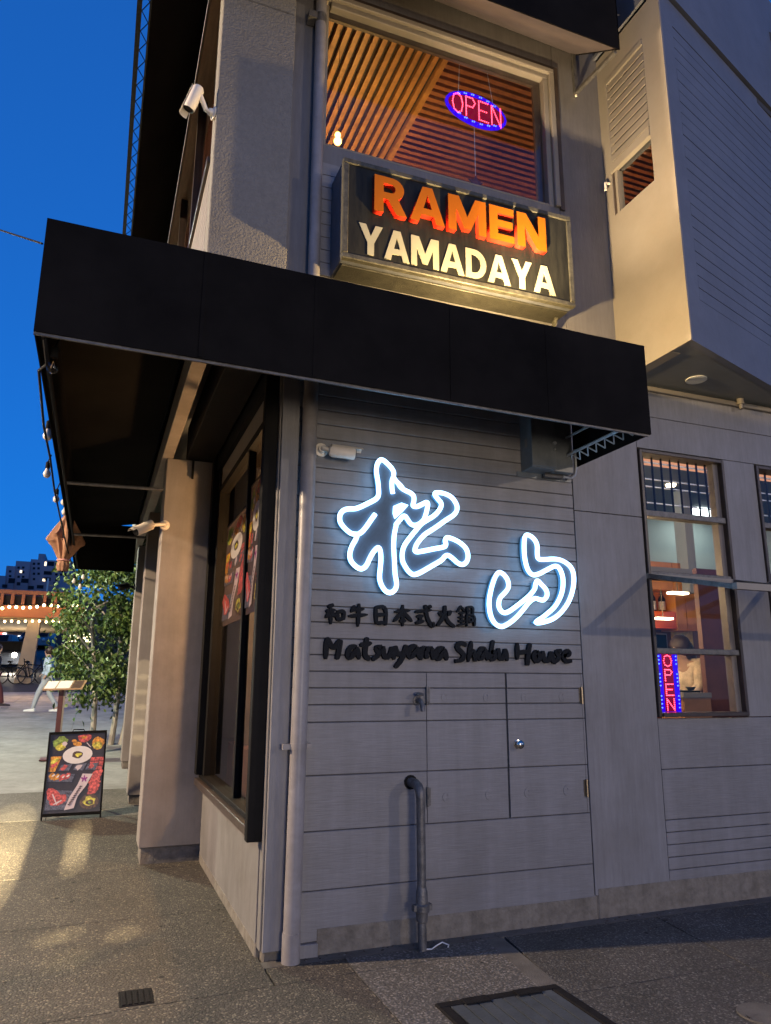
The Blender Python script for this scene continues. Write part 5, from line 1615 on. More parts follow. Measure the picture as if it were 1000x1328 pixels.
# ================================================================== POSTERS, A-BOARD, MENU STAND
def poster_print(fn):
    """Flat food print: each patch is one thin layer on the board; fn maps (u, v, layer) to space."""
    mb = MB()
    mb.mi = 0
    mb.quad(fn(0, 0, 0), fn(1, 0, 0), fn(1, 1, 0), fn(0, 1, 0))
    lay = [0]

    def blob(cx, cy, rx, ry, mi, rot=0, n=14, jag=0.0):
        lay[0] += 1
        mb.mi = mi
        P = []
        for i in range(n):
            a_ = 2 * math.pi * i / n
            k_ = 1 + (rnd.uniform(-jag, jag))
            x_, y_ = rx * k_ * math.cos(a_), ry * k_ * math.sin(a_)
            P.append(fn(cx + x_ * math.cos(R(rot)) - y_ * math.sin(R(rot)), cy + (x_ * math.sin(R(rot)) + y_ * math.cos(R(rot))), lay[0]))
        n0_ = mb.add(P)
        mb.face([n0_ + i for i in range(n)])

    def poly(pts, mi):
        lay[0] += 1
        mb.mi = mi
        n0_ = mb.add([fn(x_, y_, lay[0]) for x_, y_ in pts])
        mb.face([n0_ + i for i in range(len(pts))])

    blob(.18, .89, .14, .075, 4, 10, 12, .25)
    blob(.20, .84, .09, .045, 6, 10, 10, .3)
    blob(.27, .87, .05, .03, 3, 0, 9, .3)
    blob(.62, .93, .13, .055, 2, 0, 12, .15)
    blob(.62, .94, .05, .02, 5, 0, 8, .2)
    blob(.50, .86, .09, .03, 5, -5, 10, .1)
    blob(.44, .90, .05, .02, 5, 0, 9, .1)
    blob(.87, .86, .12, .075, 5, 0, 12, .2)
    blob(.86, .83, .09, .045, 6, 0, 10, .25)
    poly([(.66, .87), (.68, .87), (.76, .81), (.74, .81)], 3)
    blob(.52, .72, .27, .112, 1, 2, 22, .0)
    blob(.52, .72, .10, .045, 9, 0, 14, .1)
    blob(.52, .72, .06, .025, 6, 0, 9, .4)
    poly([(.04, .71), (.24, .71), (.14, .52), (.02, .52)], 5)
    blob(.13, .66, .08, .03, 6, 20, 9, .3)
    blob(.11, .60, .07, .03, 2, 20, 9, .3)
    for i in range(3):
        for j in range(3):
            x_, y_ = .77 + i * .085 - j * .012, .68 - j * .055
            poly([(x_, y_), (x_ + .075, y_), (x_ + .065, y_ - .045), (x_ - .01, y_ - .045)], 2)
    for x_ in (.24, .50, .72):
        poly([(x_, .60), (x_ + .2, .61), (x_ + .14, .52), (x_ - .04, .53)], 7)
        blob(x_ + .06, .565, .06, .03, 2 if x_ != .5 else 3, 20, 9, .3)
    poly([(.02, .50), (.5, .48), (.46, .38), (.02, .40)], 7)
    for x_, y_ in ((.10, .465), (.18, .45), (.28, .44), (.36, .45)):
        blob(x_, y_, .06, .035, 5 if x_ < .2 else 2, 25, 10, .25)
        blob(x_ + .02, y_ + .01, .03, .012, 1, 25, 8, .3)
    for k_ in range(6):
        blob(.89 - .01 * k_, .48 - .045 * k_, .11 + .01 * (k_ % 2), .035, 2, 15, 10, .2)
    poly([(.05, .30), (.5, .27), (.42, .05), (.02, .05)], 7)
    blob(.16, .22, .15, .08, 2, -25, 12, .15)
    blob(.24, .17, .14, .07, 2, 10, 12, .15)
    blob(.18, .18, .10, .012, 3, -55, 8, .2)
    blob(.24, .14, .09, .010, 3, 20, 8, .2)
    blob(.80, .13, .17, .095, 9, 0, 16, .05)
    blob(.80, .13, .11, .06, 6, 0, 12, .25)
    blob(.80, .12, .07, .035, 9, 0, 10, .2)
    blob(.81, .12, .035, .018, 4, 0, 8, .3)
    poly([(.36, .04), (.53, .06), (.58, .20), (.72, .33), (.82, .47), (.64, .48), (.56, .34), (.44, .2)], 3)
    for a_ in range(0, 360, 72):
        blob(.675 + .035 * math.cos(R(a_ + 18)), .415 + .018 * math.sin(R(a_ + 18)), .03, .013, 8, a_ + 18, 8)
    for k_ in range(9):                     # the brush name running down the ribbon
        u_, v_ = .625 - .022 * k_, .315 - .026 * k_
        poly([(u_ - .035, v_ + .004), (u_ + .03, v_ + .012), (u_ + .025, v_ + .002), (u_ - .03, v_ - .006)], 10)
        poly([(u_ - .012, v_ + .015), (u_ + .004, v_ + .015), (u_ - .004, v_ - .012), (u_ - .016, v_ - .01)], 10)
    return mb


ab = at_ground(50, 1066)
ab2 = at_ground(131, 1060)
AYB = (ab.y + ab2.y) / 2
zbase = ground_z(0, AYB)
bl, brr = at(52, 1066, 1, AYB), at(131, 1060, 1, AYB)
tl, trr = at(64, 950, 1, AYB + 0.16), at(139, 947, 1, AYB + 0.16)
bl.z = brr.z = zbase
sb_ = thing('pavement_sign', 'black framed pavement board with a food picture beside the pillars', 'sandwich board', bl)
Xd = (brr - bl)
Zd = ((tl + trr) / 2 - (bl + brr) / 2)
nb = Xd.cross(Zd).normalized()
if nb.y > 0:
    nb = -nb
H0 = 0.05
ob = bl + Zd * H0


def abfn(u, v, l):
    xx = bl.lerp(brr, 0.03 + 0.94 * u)
    yy_ = tl.lerp(trr, 0.03 + 0.94 * u)
    return xx.lerp(yy_, 0.065 + 0.915 * v) + nb * (0.001 + 0.00025 * l)


put('poster', poster_print(abfn), M_FRUIT, sb_)
mb = MB()
mb.loft([bl, tl, tl + nb * 0.02, bl + nb * 0.02], [bl + Xd * 0.028, tl + Xd * 0.028, tl + Xd * 0.028 + nb * 0.02, bl + Xd * 0.028 + nb * 0.02])
mb.loft([brr, trr, trr + nb * 0.02, brr + nb * 0.02], [brr - Xd * 0.028, trr - Xd * 0.028, trr - Xd * 0.028 + nb * 0.02, brr - Xd * 0.028 + nb * 0.02])
mb.bar(bl.lerp(tl, 0.055) + Xd * 0.028 + nb * 0.01, brr.lerp(trr, 0.055) - Xd * 0.028 + nb * 0.01, 0.02, 0.03)
mb.bar(bl.lerp(tl, 0.987) + Xd * 0.028 + nb * 0.01, brr.lerp(trr, 0.987) - Xd * 0.028 + nb * 0.01, 0.02, 0.026)
put('frame', mb, M_BLACK, sb_)
mb = MB()
mb.loft([abfn(0, 0, -8), abfn(1, 0, -8), abfn(1, 1, -8), abfn(0, 1, -8)], [abfn(0, 0, -40), abfn(1, 0, -40), abfn(1, 1, -40), abfn(0, 1, -40)])
put('backing', mb, M_BLACK, sb_)
mb = MB()
for q_, e_ in ((tl + Xd * 0.02, bl + Xd * 0.02), (trr - Xd * 0.02, brr - Xd * 0.02)):
    e2 = Vector((e_.x, e_.y + 0.46, ground_z(0, e_.y + 0.46)))
    mb.bar(q_ + Vector((0, 0.02, -0.01)), e2, 0.025, 0.02)
put('rear_leg', mb, M_BLACK, sb_)
put('carry_handle', MB().tube([tl.lerp(trr, 0.40), tl.lerp(trr, 0.41) + Vector((0, 0, 0.02)), tl.lerp(trr, 0.59) + Vector((0, 0, 0.02)), tl.lerp(trr, 0.60)], 0.006, 6), M_BLACK, sb_)

# poster behind the left shop window glass (two of them)
def win_poster(label, ya, yb, za, zb, x):
    o = thing('window_poster', label, 'poster', (x, ya, za), 'food posters on the shop window')
    put('poster', poster_print(lambda u, v, l: Vector((x - 0.00025 * l, yb + (ya - yb) * u, za + (zb - za) * v))), M_FILM, o)
    put('hanging_rail', MB().box((x - 0.004, ya, zb + 0.002), (x + 0.008, yb, zb + 0.02)), M_BLACK, o)


pA, pB = at(293, 800, 0, 0.03), at(318, 670, 0, 0.03)
win_poster('food poster on the shop window glass next to the far pillar', MUY + 0.03, at(293, 740, 0, 0.0).y, at(305, 806, 0, 0.0).z, at(308, 672, 0, 0.0).z, -0.004)
win_poster('food poster on the shop window glass nearest the building corner', 0.45, MUY - 0.03, 2.05, 3.05, -0.004)

ms = at_ground(74, 985)
my = ms.y
mz = ground_z(0, my)
mt = at(82, 890, 1, my)
me_ = thing('menu_stand', 'menu stand with open pages on a dark red post behind the pavement board', 'stand', (mt.x, my, mz))
put('post', MB().box((mt.x - 0.055, my - 0.03, mz + 0.02), (mt.x + 0.02, my + 0.05, mt.z - 0.05)), M_POSTDK, me_, 0.004)
put('post_side', MB().box((mt.x + 0.0205, my - 0.028, mz + 0.02), (mt.x + 0.045, my + 0.045, mt.z - 0.05)), M_PALE, me_)
put('foot', MB().box((mt.x - 0.24, my - 0.22, mz), (mt.x + 0.22, my + 0.22, mz + 0.02)), M_POSTDK, me_, 0.003)
dxm = 0.30


def tilt(x, t_, l):
    return Vector((mt.x + x, my - 0.18 + 0.36 * t_, mt.z - 0.06 + 0.13 * t_ + l + 0.03 * x))


mb = MB().loft([tilt(-dxm, 0, 0), tilt(dxm, 0, 0), tilt(dxm + .06, 1, 0), tilt(-dxm + .06, 1, 0)], [tilt(-dxm, 0, .02), tilt(dxm, 0, .02), tilt(dxm + .06, 1, .02), tilt(-dxm + .06, 1, .02)])
put('desk_top', mb, mat('oak_desk', (0.34, 0.2, 0.1), 0.5, 0.2, 8), me_)
for xa, xb, m_ in ((-dxm + 0.02, -0.12, M_PAPER), (-0.10, 0.10, M_PAPER), (0.12, dxm - 0.03, M_FRUIT[9])):
    mb = MB().loft([tilt(xa, .06, .021), tilt(xb, .06, .021), tilt(xb + .05, .94, .021), tilt(xa + .05, .94, .021)], [tilt(xa, .06, .024), tilt(xb, .06, .024), tilt(xb + .05, .94, .024), tilt(xa + .05, .94, .024)])
    put('menu_page', mb, m_, me_)


# ================================================================== STRING LIGHTS AT THE AWNING, PARASOL
cord = thing('string_lights', 'unlit bulb string looped along the outer awning edge', 'string lights', (AXL, -0.5, 3.2))
pts = [(AXL + 0.05, -0.85, 3.23), (AXL + 0.06, -0.70, 3.16), (AXL + 0.0, -0.45, 3.22), (AXL - 0.02, 0.4, 3.18), (AXL - 0.03, 1.3, 3.22), (AXL - 0.03, 2.1, 3.16), (AXL - 0.04, 3.4, 3.2), (AXL - 0.02, 5, 3.15), (AXL, 7.6, 3.2)]
put('cord', MB().tube(pts, 0.008, 6), M_CABLE, cord)
bulbs = [at(69, 473, 1, -0.62), at(62, 563, 1, 0.95), at(61, 613, 1, 2.35), at(73, 646, 1, 3.7), at(83, 650, 1, 3.9), at(84, 663, 1, 4.3), at(96, 753, 1, 8.6), at(108, 748, 1, 8.8), at(104, 760, 1, 9.0)]
for i, p_ in enumerate(bulbs):
    r_ = 0.032
    k_ = put('bulb', MB().lathe(p_ + Vector((0, 0, 0.04)), (0, 0, -1), [(0, 0.014), (0.02, 0.02), (0.045, r_), (0.07, r_ * 0.92), (0.085, r_ * 0.5), (0.088, 0.001)], 12), M_BULBGLASS if i < 1 else mat('frosted_bulb%d' % i, (0.6, 0.55, 0.47), 0.25, 0.05), cord)
    put('socket', MB().lathe(p_ + Vector((0, 0, 0.105)), (0, 0, -1), [(0, 0.008), (0.01, 0.018), (0.065, 0.02), (0.066, 0.012)], 10), M_CABLE, cord)
    put('drop_cord', MB().tube([p_ + Vector((0, 0, 0.10)), p_ + Vector((0.02, 0.0, 0.17))], 0.006, 5), M_CABLE, cord)
put('filament', MB().tube([bulbs[0] + Vector((-0.01, 0, -0.02)), bulbs[0] + Vector((0.0, 0, 0.02)), bulbs[0] + Vector((0.01, 0, -0.02))], 0.004, 5), M_BRASS, cord)

q = at(85, 700, 1, 5.6)
um = thing('folded_parasol', 'folded brown parasol canvas hanging from the outer awning edge', 'parasol', q)
zt_, zb_ = at(84, 664, 1, 5.6).z, at(86, 741, 1, 5.6).z
mb = MB()
rings = [(0.0, 0.02, 0.02), (0.12, 0.07, 0.3), (0.35, 0.15, 0.7), (0.52, 0.185, 1.0), (0.56, 0.15, 0.9), (0.78, 0.075, 0.4), (0.82, 0.06, 0.1), (0.9, 0.075, 0.2), (1.0, 0.06, 0.3)]
N_ = 45
prev = None
mb.smooth = False
for t_, r_, fold in rings:
    z_ = zt_ + (zb_ - zt_) * t_
    ring = []
    for j in range(N_):
        a_ = 2 * math.pi * j / N_
        k_ = 1 + 0.32 * fold * math.cos(a_ * 9 + 0.6) * 0.8 + 0.10 * fold * math.cos(a_ * 2)
        zz_ = z_ - 0.13 * fold * (math.cos(a_ * 2 + 2.4) * 0.5 + math.cos(a_ * 5 + 1) * 0.5) * (1 if 0.4 < t_ < 0.6 else 0)
        ring.append((q.x + r_ * k_ * math.cos(a_), q.y + r_ * k_ * math.sin(a_), zz_))
    n0_ = mb.add(ring)
    if prev is not None:
        for j in range(N_):
            mb.face((prev + j, prev + (j + 1) % N_, n0_ + (j + 1) % N_, n0_ + j))
    prev = n0_
put('canvas', mb, M_UMB, um)
put('strap', MB().tube([(q.x + 0.072 * math.cos(R(t_)), q.y + 0.072 * math.sin(R(t_)), zt_ + (zb_ - zt_) * 0.82) for t_ in range(0, 360, 30)], 0.012, 6, True), M_STRAP, um)
put('pole', MB().tube([(q.x, q.y, zb_ - 0.02), (q.x, q.y, zt_ + 0.10)], 0.012, 8), M_BLACK, um)

# ================================================================== TREE
tb = at_ground(140, 966)
tz0 = ground_z(tb.x, tb.y)
tree = thing('street_tree', 'leafy green street tree with thin pale trunks beside the building', 'tree', (tb.x, tb.y, tz0))
rt = random.Random(11)
dist = (tb - CAM).length
tk = MB()
tops = []
for dx_, lean in ((-0.30, -0.12), (0.05, 0.03), (0.24, 0.16)):
    P = []
    for k_ in range(7):
        t_ = k_ / 6
        P.append((tb.x + dx_ * 0.9 + lean * t_ * 1.6 + 0.04 * math.sin(5 * t_ + dx_), tb.y + 0.1 * math.sin(3 * t_ + dx_), tz0 - 0.02 + 2.5 * t_))
    tk.tube(P, [0.055 - 0.004 * k_ for k_ in range(7)], 8)
    tops.append(Vector(P[-1]))
    for b_ in range(5):
        p0_ = Vector(P[3 + (b_ % 4)])
        a_ = rt.uniform(0, 6.28)
        e_ = p0_ + Vector((math.cos(a_) * rt.uniform(.4, .9), math.sin(a_) * rt.uniform(.4, .9), rt.uniform(.3, 1.0)))
        tk.tube([p0_, p0_.lerp(e_, .5) + Vector((0, 0, .06)), e_], [0.022, 0.015, 0.006], 6)
put('trunk', tk, M_BARK, tree)
cl_pos = []
for k_ in range(122):
    for _ in range(40):
        x_ = rt.uniform(-0.95, 0.95)
        z_ = rt.uniform(0.0, 1.0)
        wdt = (0.95 if z_ > 0.45 else 0.62 + 0.6 * z_) * (1.0 if z_ < 0.85 else 0.75)
        if z_ < 0.12:
            wdt *= 0.75
        if abs(x_) < wdt:
            break
    cl_pos.append((Vector((tb.x - 0.12 + x_, tb.y + rt.uniform(-0.85, 0.85), tz0 + 0.85 + z_ * 3.1)), rt.uniform(.18, .36)))
lf = MB()
for c_, r_ in cl_pos:
    nl = rt.choice((30, 55, 80, 110))
    tone = rt.random()
    for k_ in range(nl):
        d_ = Vector((rt.gauss(0, 1), rt.gauss(0, 1), rt.gauss(0, .8)))
        p_ = c_ + d_ * r_ * 0.55
        lf.mi = 0 if rt.random() < 0.35 + 0.5 * tone else 1
        L_, W_ = rt.uniform(.055, .15), rt.uniform(.018, .046)
        ax = Vector((rt.uniform(-1, 1), rt.uniform(-1, 1), rt.uniform(-1.3, -0.1))).normalized()
        sd_ = ax.cross(Vector((rt.uniform(-1, 1), rt.uniform(-1, 1), rt.uniform(-1, 1)))).normalized()
        nr = ax.cross(sd_) * 0.012
        n0_ = lf.add([p_, p_ + ax * L_ * .45 + sd_ * W_ - nr, p_ + ax * L_, p_ + ax * L_ * .45 - sd_ * W_ - nr])
        lf.face((n0_, n0_ + 1, n0_ + 2))
        lf.face((n0_, n0_ + 2, n0_ + 3))
put('crown', lf, [M_LEAF, M_LEAF2], tree)

# ================================================================== PAVEMENT COVERS
M_COVER = mat('dark_cover_iron', (0.012, 0.011, 0.011), 0.8, 0.3, 20, 0.3, 90, spec=0.15)
dc = thing('drain_cover', 'small dark rectangular cover set into the pavement', 'cover', (-0.69, -0.26, 0))
put('cover_rim', MB().box((-0.785, -0.365, -0.06), (-0.615, -0.162, -0.0165)), M_COVER, dc, 0.004)
for k_ in range(5):
    xk = -0.77 + k_ * 0.029
    put('cover_bar', MB().box((xk, -0.352, -0.016), (xk + 0.018, -0.175, -0.012)), M_COVER, dc)
uc = thing('utility_cover', 'large dark ribbed utility hatch at the foot of the picture', 'cover', (1.05, -1.2, 0))
uf = MB()
ux0, ux1, uy0, uy1 = 0.69, 1.40, -1.62, -0.885
M_COVERIN = mat('worn_cover_plate', (0.075, 0.085, 0.095), 0.55, 0.3, 10, 0.2, 60, metal=0.2, dirt=0.4, dscale=5)
uf.box((ux0, uy1 - 0.055, -0.06), (ux1, uy1, -0.008)).box((ux0, uy0, -0.06), (ux1, uy0 + 0.055, -0.008)).box((ux0, uy0 + 0.055, -0.06), (ux0 + 0.055, uy1 - 0.055, -0.008)).box((ux1 - 0.055, uy0 + 0.055, -0.06), (ux1, uy1 - 0.055, -0.008))
put('cover_frame', uf, M_COVER, uc, 0.004)
for xk in (ux0 + 0.14, ux0 + 0.44):
    put('cover_lug', MB().box((xk, uy1 - 0.075, -0.0075), (xk + 0.14, uy1 - 0.01, -0.002)), M_COVER, uc)
for k_ in range(8):
    xk = ux0 + 0.06 + k_ * (ux1 - ux0 - 0.12) / 8
    put('cover_plank', MB().box((xk + 0.004, uy0 + 0.056, -0.05), (xk + (ux1 - ux0 - 0.12) / 8 - 0.004, uy1 - 0.056, -0.0115)), M_COVERIN, uc)
rc = at_ground(992, 1320)
rcv = thing('round_cover', 'round pale iron lid in the dark aggregate at the corner', 'cover', rc)
put('lid', MB().lathe((rc.x, rc.y, -0.03), (0, 0, 1), [(0, 0.10), (0.014, 0.10), (0.015, 0.0)], 24), M_IRON, rcv)
put('lid_rim', MB().lathe((rc.x, rc.y, -0.03), (0, 0, 1), [(0, 0.125), (0.018, 0.125), (0.018, 0.105), (0.010, 0.102)], 24), M_SMOOTH, rcv)

rd_ = random.Random(21)
db = MB()
for k_ in range(420):
    if k_ < 250:
        x_, y_ = rd_.uniform(0.2, 5.5), -0.012 - abs(rd_.gauss(0, 0.05))
    elif k_ < 340:
        x_, y_ = -0.03 - abs(rd_.gauss(0, 0.05)), rd_.uniform(0.0, 2.6)
    else:
        x_, y_ = rd_.uniform(-2.2, 3.5), rd_.uniform(-1.8, 1.6)
        if x_ > 0 and y_ > -0.1:
            y_ = -0.3
    L_ = rd_.uniform(0.004, 0.014)
    a_ = rd_.uniform(0, 6.28)
    z_ = ground_z(x_, y_) + 0.001
    db.mi = rd_.choice((0, 0, 1, 2))
    c__ = Vector((x_, y_, z_))
    d1, d2 = Vector((math.cos(a_), math.sin(a_), 0.12)) * L_, Vector((-math.sin(a_), math.cos(a_), 0.2)) * L_ * 0.55
    n0_ = db.add([c__ - d1, c__ + d2, c__ + d1, c__ - d2])
    db.face((n0_, n0_ + 1, n0_ + 2, n0_ + 3))
db.mi = 2
for k_ in range(46):
    x_, y_ = rd_.uniform(-2.4, 3.4), rd_.uniform(-1.8, 2.3)
    if x_ > -0.05 and y_ > -0.12:
        x_ = -x_ * 0.6 - 0.1
    r_ = rd_.uniform(0.008, 0.02)
    n0_ = db.add([(x_ + r_ * rd_.uniform(.7, 1.2) * math.cos(R(a_)), y_ + r_ * rd_.uniform(.7, 1.2) * math.sin(R(a_)), ground_z(x_, y_) + 0.0012) for a_ in range(0, 360, 45)])
    db.face([n0_ + i for i in range(8)])
put('debris', db, [mat('dry_leaf_bits', (0.07, 0.05, 0.03), 0.9, 0.3, 30), mat('grit_bits', (0.2, 0.19, 0.17), 0.9, 0.3, 30), mat('dark_bits', (0.02, 0.018, 0.016), 0.9, 0.3, 30)], kind='stuff')

# ================================================================== FAR STREET
def far(x, y, d):
    """Point seen at a pixel at a given depth along Y."""
    return at(x, y, 1, d)


OY = 30.0
ov = thing('elevated_canopy', 'orange painted elevated canopy on a beige column across the plaza', 'canopy', far(50, 780, OY))
l0, l1 = far(-120, 770, OY), far(95, 770, OY)
zt1, zt2, zt3, zt4 = far(40, 766, OY).z, far(40, 771, OY).z, far(40, 786, OY).z, far(40, 801, OY).z
part('top_rail', (l0.x, OY, zt2), (l1.x, OY + 0.4, zt1), M_OVER, ov)
part('lower_beam', (l0.x, OY - 0.1, zt4), (l1.x + 0.6, OY + 0.6, zt3), M_OVER, ov)
part('back_panel', (l0.x, OY + 0.6, zt3), (l1.x, OY + 0.7, zt2), M_DARKCOAT, ov)
for px_ in range(-110, 100, 14):
    p_ = far(px_, 778, OY)
    part('baluster', (p_.x - 0.06, OY, zt3), (p_.x + 0.06, OY + 0.3, zt2), M_OVER, ov)
part('deck', (l0.x, OY + 0.1, zt4 - 0.1), (l1.x + 0.6, OY + 9, zt4), M_OVERCOL, ov)
ca_, cb_ = far(19, 889, OY), far(41, 889, OY)
zc_ = ground_z(0, OY)
mb = MB()
wx = (cb_.x - ca_.x)
cxm = (ca_.x + cb_.x) / 2 - 0.05
mb.loft([(cxm - wx * .5, OY, zc_), (cxm + wx * .5, OY, zc_), (cxm + wx * .5, OY + .6, zc_), (cxm - wx * .5, OY + .6, zc_)], [(cxm - wx * .36 + .2, OY, zt4 - .1), (cxm + wx * .36 + .2, OY, zt4 - .1), (cxm + wx * .36 + .2, OY + .6, zt4 - .1), (cxm - wx * .36 + .2, OY + .6, zt4 - .1)])
put('column', mb, M_OVERCOL, ov)
sl2 = thing('string_lights', 'glowing double row of bulbs strung along the orange canopy', 'string lights', far(50, 790, OY))
rt = random.Random(5)
pp, pq = [], []
for px_ in range(-60, 104, 9):
    pp.append(far(px_, 789 - 0.05 * px_ + rt.uniform(-1.2, 1.2), OY - 0.4))
    if px_ < 80:
        pq.append(far(px_ + 3, 806 + rt.uniform(-0.8, 0.8), OY - 0.4))
for P in (pp, pq):
    put('cord', MB().tube([p + Vector((0, 0, .12)) for p in P], 0.015, 5), M_CABLE, sl2)
    for p in P:
        put('bulb', MB().ball(p, 0.062 if P is pp else 0.05, 7, 5), E_STRING, sl2)
L_OV = lamp('canopy_string_glow', far(40, 830, 22.0), 110, (1.0, 0.62, 0.30), 0.6)

FYB = 110.0
fbd = thing('far_building', 'stepped concrete apartment block far beyond the orange canopy', 'building', far(50, 760, FYB))
for i, (xa, xb, yt) in enumerate(((-30, 8, 745), (8, 20, 733), (20, 39, 726), (39, 97, 723))):
    p0_, p1_ = far(xa, yt, FYB), far(xb, yt, FYB)
    part('wall', (p0_.x, FYB + i * 0.5, -2), (p1_.x, FYB + 14, p0_.z), M_FARB, fbd)
p0_, p1_ = far(49, 715, FYB - 0.1), far(58, 715, FYB - 0.1)
part('lift_tower', (p0_.x, FYB + 2, p0_.z - 3), (p1_.x, FYB + 8, p0_.z), M_FARB, fbd)
p0_, p1_ = far(80, 728, FYB - 0.2), far(96, 728, FYB - 0.2)
part('side_block', (p0_.x, FYB - 0.6, -2), (p1_.x, FYB + 0.4, p0_.z - 0.3), M_FARB, fbd)
for px_, py_, w_, h_, lit in ((66, 731, 9, 5, 0), (62, 743, 11, 4, 0), (61, 751, 10, 4, 0), (27, 741, 3, 3, 1), (59, 731, 3, 5, 1), (57, 752, 4, 3, 1), (15, 753, 9, 6, 0), (32, 753, 10, 5, 0), (52, 761, 9, 4, 0), (6, 760, 7, 4, 0), (40, 762, 8, 4, 0), (24, 757, 5, 4, 0), (84, 745, 5, 4, 0), (72, 757, 6, 4, 0)):
    p0_, p1_ = far(px_ - w_ / 2, py_ + h_ / 2, FYB - 0.8), far(px_ + w_ / 2, py_ - h_ / 2, FYB - 0.8)
    part('window', (p0_.x, FYB - 0.75, p0_.z), (p1_.x, FYB - 0.62, p1_.z), E_WIN if lit else M_FARW, fbd)
for px_, rows in ((44, (731, 737, 744, 751)), (50, (731, 737, 744)), (73, (731, 738, 745, 752)), (79, (738, 745)), (90, (737, 745, 752)), (30, (736, 742, 748)), (24, (736, 748)), (13, (741, 747))):
    for yy in rows:
        p0_, p1_ = far(px_ - 1.7, yy + 1.2, FYB - 0.8), far(px_ + 1.7, yy - 1.4, FYB - 0.8)
        part('window', (p0_.x, FYB - 0.72, p0_.z), (p1_.x, FYB - 0.6, p1_.z), M_FARW, fbd)
p_ = far(61, 765, 80)
tag(put('flag_pole', MB().tube([(p_.x, 80, p_.z - 6), (p_.x, 80, far(61, 750, 80).z)], 0.09, 6), M_WHITE), 'white pole standing before the stepped apartment block', 'pole')

# low dark shop row and lit sign past the tree
SY = 46.0
shop = thing('shop_building', 'low dark shop front with a glowing sign seen past the tree', 'building', far(95, 810, SY))
p0_, p1_ = far(78, 775, SY), far(190, 775, SY)
part('wall', (p0_.x, SY, 0), (p1_.x, SY + 6, far(90, 790, SY).z + 0.6), M_GAP, shop)
for px_, wd, y0_, y1_ in ((85, 5, 786, 812), (92, 5, 790, 808), (99, 4, 786, 800), (105, 5, 793, 814)):
    a_, b_ = far(px_ - wd / 2, y1_, SY - 0.1), far(px_ + wd / 2, y0_, SY - 0.1)
    part('lit_sign', (a_.x, SY - 0.2, a_.z), (b_.x, SY - 0.05, b_.z), E_SHOP, shop)
a_, b_ = far(90, 832, SY - 0.1), far(118, 822, SY - 0.1)
part('window', (a_.x, SY - 0.12, a_.z), (b_.x, SY - 0.02, b_.z), E_SHOP, shop)
bw = thing('dark_building', 'long dark building closing the street behind the parked cars', 'building', far(20, 810, 75))
a_, b_ = far(-160, 815, 78), far(82, 815, 78)
part('wall', (a_.x, 78, 0), (b_.x, 84, far(40, 798, 78).z), M_DARKCOAT, bw)
part('window_band', (a_.x, 77.9, far(40, 822, 78).z), (b_.x, 77.99, far(40, 814, 78).z), M_FARW, bw)


rl_ = random.Random(9)
LIT = [emit('far_white_light', (0.9, 0.95, 1.0), 2.0), emit('far_teal_light', (0.15, 0.7, 0.7), 1.0), emit('far_red_light', (0.9, 0.12, 0.08), 1.2), emit('far_amber_light', (1.0, 0.6, 0.25), 1.4)]
for k_ in range(26):
    p_ = far(rl_.uniform(-20, 78), rl_.uniform(818, 846), 77.6)
    w_, h_ = rl_.uniform(.12, .5), rl_.uniform(.10, .35)
    part('lit_window', (p_.x - w_, 77.6, p_.z - h_), (p_.x + w_, 77.75, p_.z + h_), LIT[rl_.choice((0, 1, 2, 3, 3))], bw)


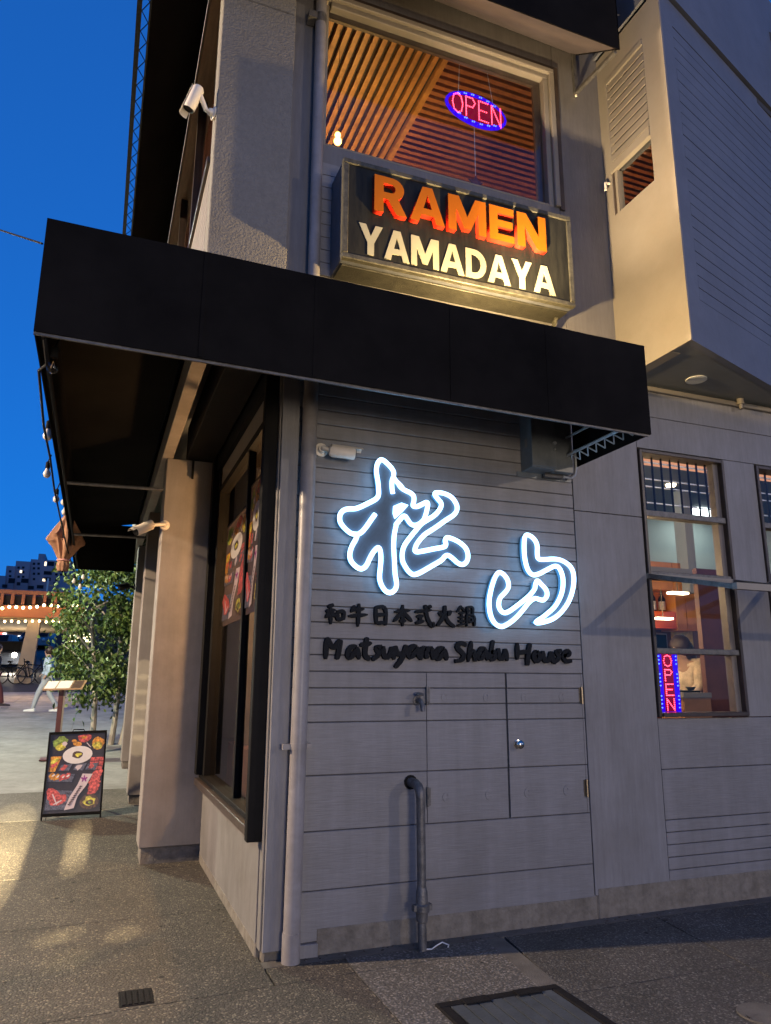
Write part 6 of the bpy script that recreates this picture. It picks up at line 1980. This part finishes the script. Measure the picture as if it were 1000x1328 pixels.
def car(label, px_, py_, d, m, yaw, lights):
    c_ = at_ground(px_, py_)
    d, z_ = c_.y, ground_z(0, c_.y)
    o = thing('parked_car', label, 'car', (c_.x, d, z_), 'cars parked up the street')
    L_, W_, H_ = 4.3, 1.75, 1.45
    prof = [(-.5, .14), (-.5, .42), (-.47, .55), (-.28, .62), (-.15, .98), (.22, 1.0), (.36, .64), (.48, .58), (.5, .40), (.5, .14)]
    ca2, sa2 = math.cos(yaw), math.sin(yaw)

    def X(l, w_, h_):
        return Vector((c_.x + l * L_ * ca2 - w_ * W_ * sa2, d + l * L_ * sa2 + w_ * W_ * ca2, z_ + h_ * H_))

    mb = MB().loft([X(l, -.5 + (.08 if h_ > .7 else 0), h_) for l, h_ in prof], [X(l, .5 - (.08 if h_ > .7 else 0), h_) for l, h_ in prof])
    put('body', mb, m, o, 0.04)
    for l in (-.31, .31):
        for s_ in (-.5, .5):
            put('wheel', MB().lathe(X(l, s_ * 1.01, .22), Vector((-sa2, ca2, 0)) * (1 if s_ > 0 else -1), [(-.18, .31), (.0, .31), (.01, .2), (.012, .0)], 12), M_TYRE, o)
    mb = MB()
    mb.quad(X(-.285, -.36, .66), X(-.285, .36, .66), X(-.165, .33, .94), X(-.165, -.33, .94))
    mb.v = [tuple(Vector(v_) + Vector((-ca2, -sa2, 0)) * 0.03) for v_ in mb.v]
    put('windscreen', mb, M_FARW, o)
    if lights:
        for s_ in (-.34, .34):
            put('headlight', MB().ball(X(-.505, s_, .46), .13, 8, 5), E_HEAD if lights == 1 else M_WHITE, o)
    return o


car('silver car facing down the street beside the beige column', 54, 842, 58, M_CARL, R(80), 2)
car('dark car parked behind the silver one', 44, 840, 66, M_CARD, R(82), 2)
car('dark car with bright headlights near the picture edge', 12, 868, 40, M_CARD, R(84), 1)
car('pale car waiting higher up the street at the picture edge', -1, 852, 56, M_CARL, R(84), 1)
car('dark car standing far up the street near the lit shop', 61, 839, 72, M_CARD, R(84), 2)


def bicycle(label, px_, py_, d):
    c_ = far(px_, py_, d)
    z_ = ground_z(0, d)
    o = thing('bicycle', label, 'bicycle', (c_.x, d, z_), 'bicycles leaning by the column')
    for dx_ in (-.5, .5):
        put('wheel', MB().tube([(c_.x + dx_ + .33 * math.cos(R(a_)), d, z_ + .34 + .33 * math.sin(R(a_))) for a_ in range(0, 360, 20)], 0.022, 6, True), M_TYRE, o)
    mb = MB()
    for a_, b_ in (((-.5, .34), (-.15, .85)), ((-.15, .85), (.0, .30)), ((.0, .30), (.38, .82)), ((.38, .82), (.5, .34)), ((-.12, .80), (.36, .76)), ((-.5, .34), (.0, .30)), ((.38, .82), (.34, 1.0))):
        mb.tube([(c_.x + a_[0], d, z_ + a_[1]), (c_.x + b_[0], d, z_ + b_[1])], 0.018, 6)
    put('frame', mb, M_BLACK, o)
    put('saddle', MB().ball((c_.x - .17, d, z_ + .90), .11, 8, 5, (1, .5, .35)), M_BLACK, o)
    put('handlebar', MB().tube([(c_.x + .34, d - .25, z_ + 1.02), (c_.x + .34, d + .25, z_ + 1.02)], 0.015, 6), M_BLACK, o)


bicycle('bicycle leaning just left of the beige column', 16, 885, OY - 0.6)
bicycle('bicycle leaning just right of the beige column', 38, 885, OY - 0.3)
L_HEAD = lamp('car_headlight_glow', far(17, 862, 36), 90, (1.0, 0.88, 0.7), 0.1)
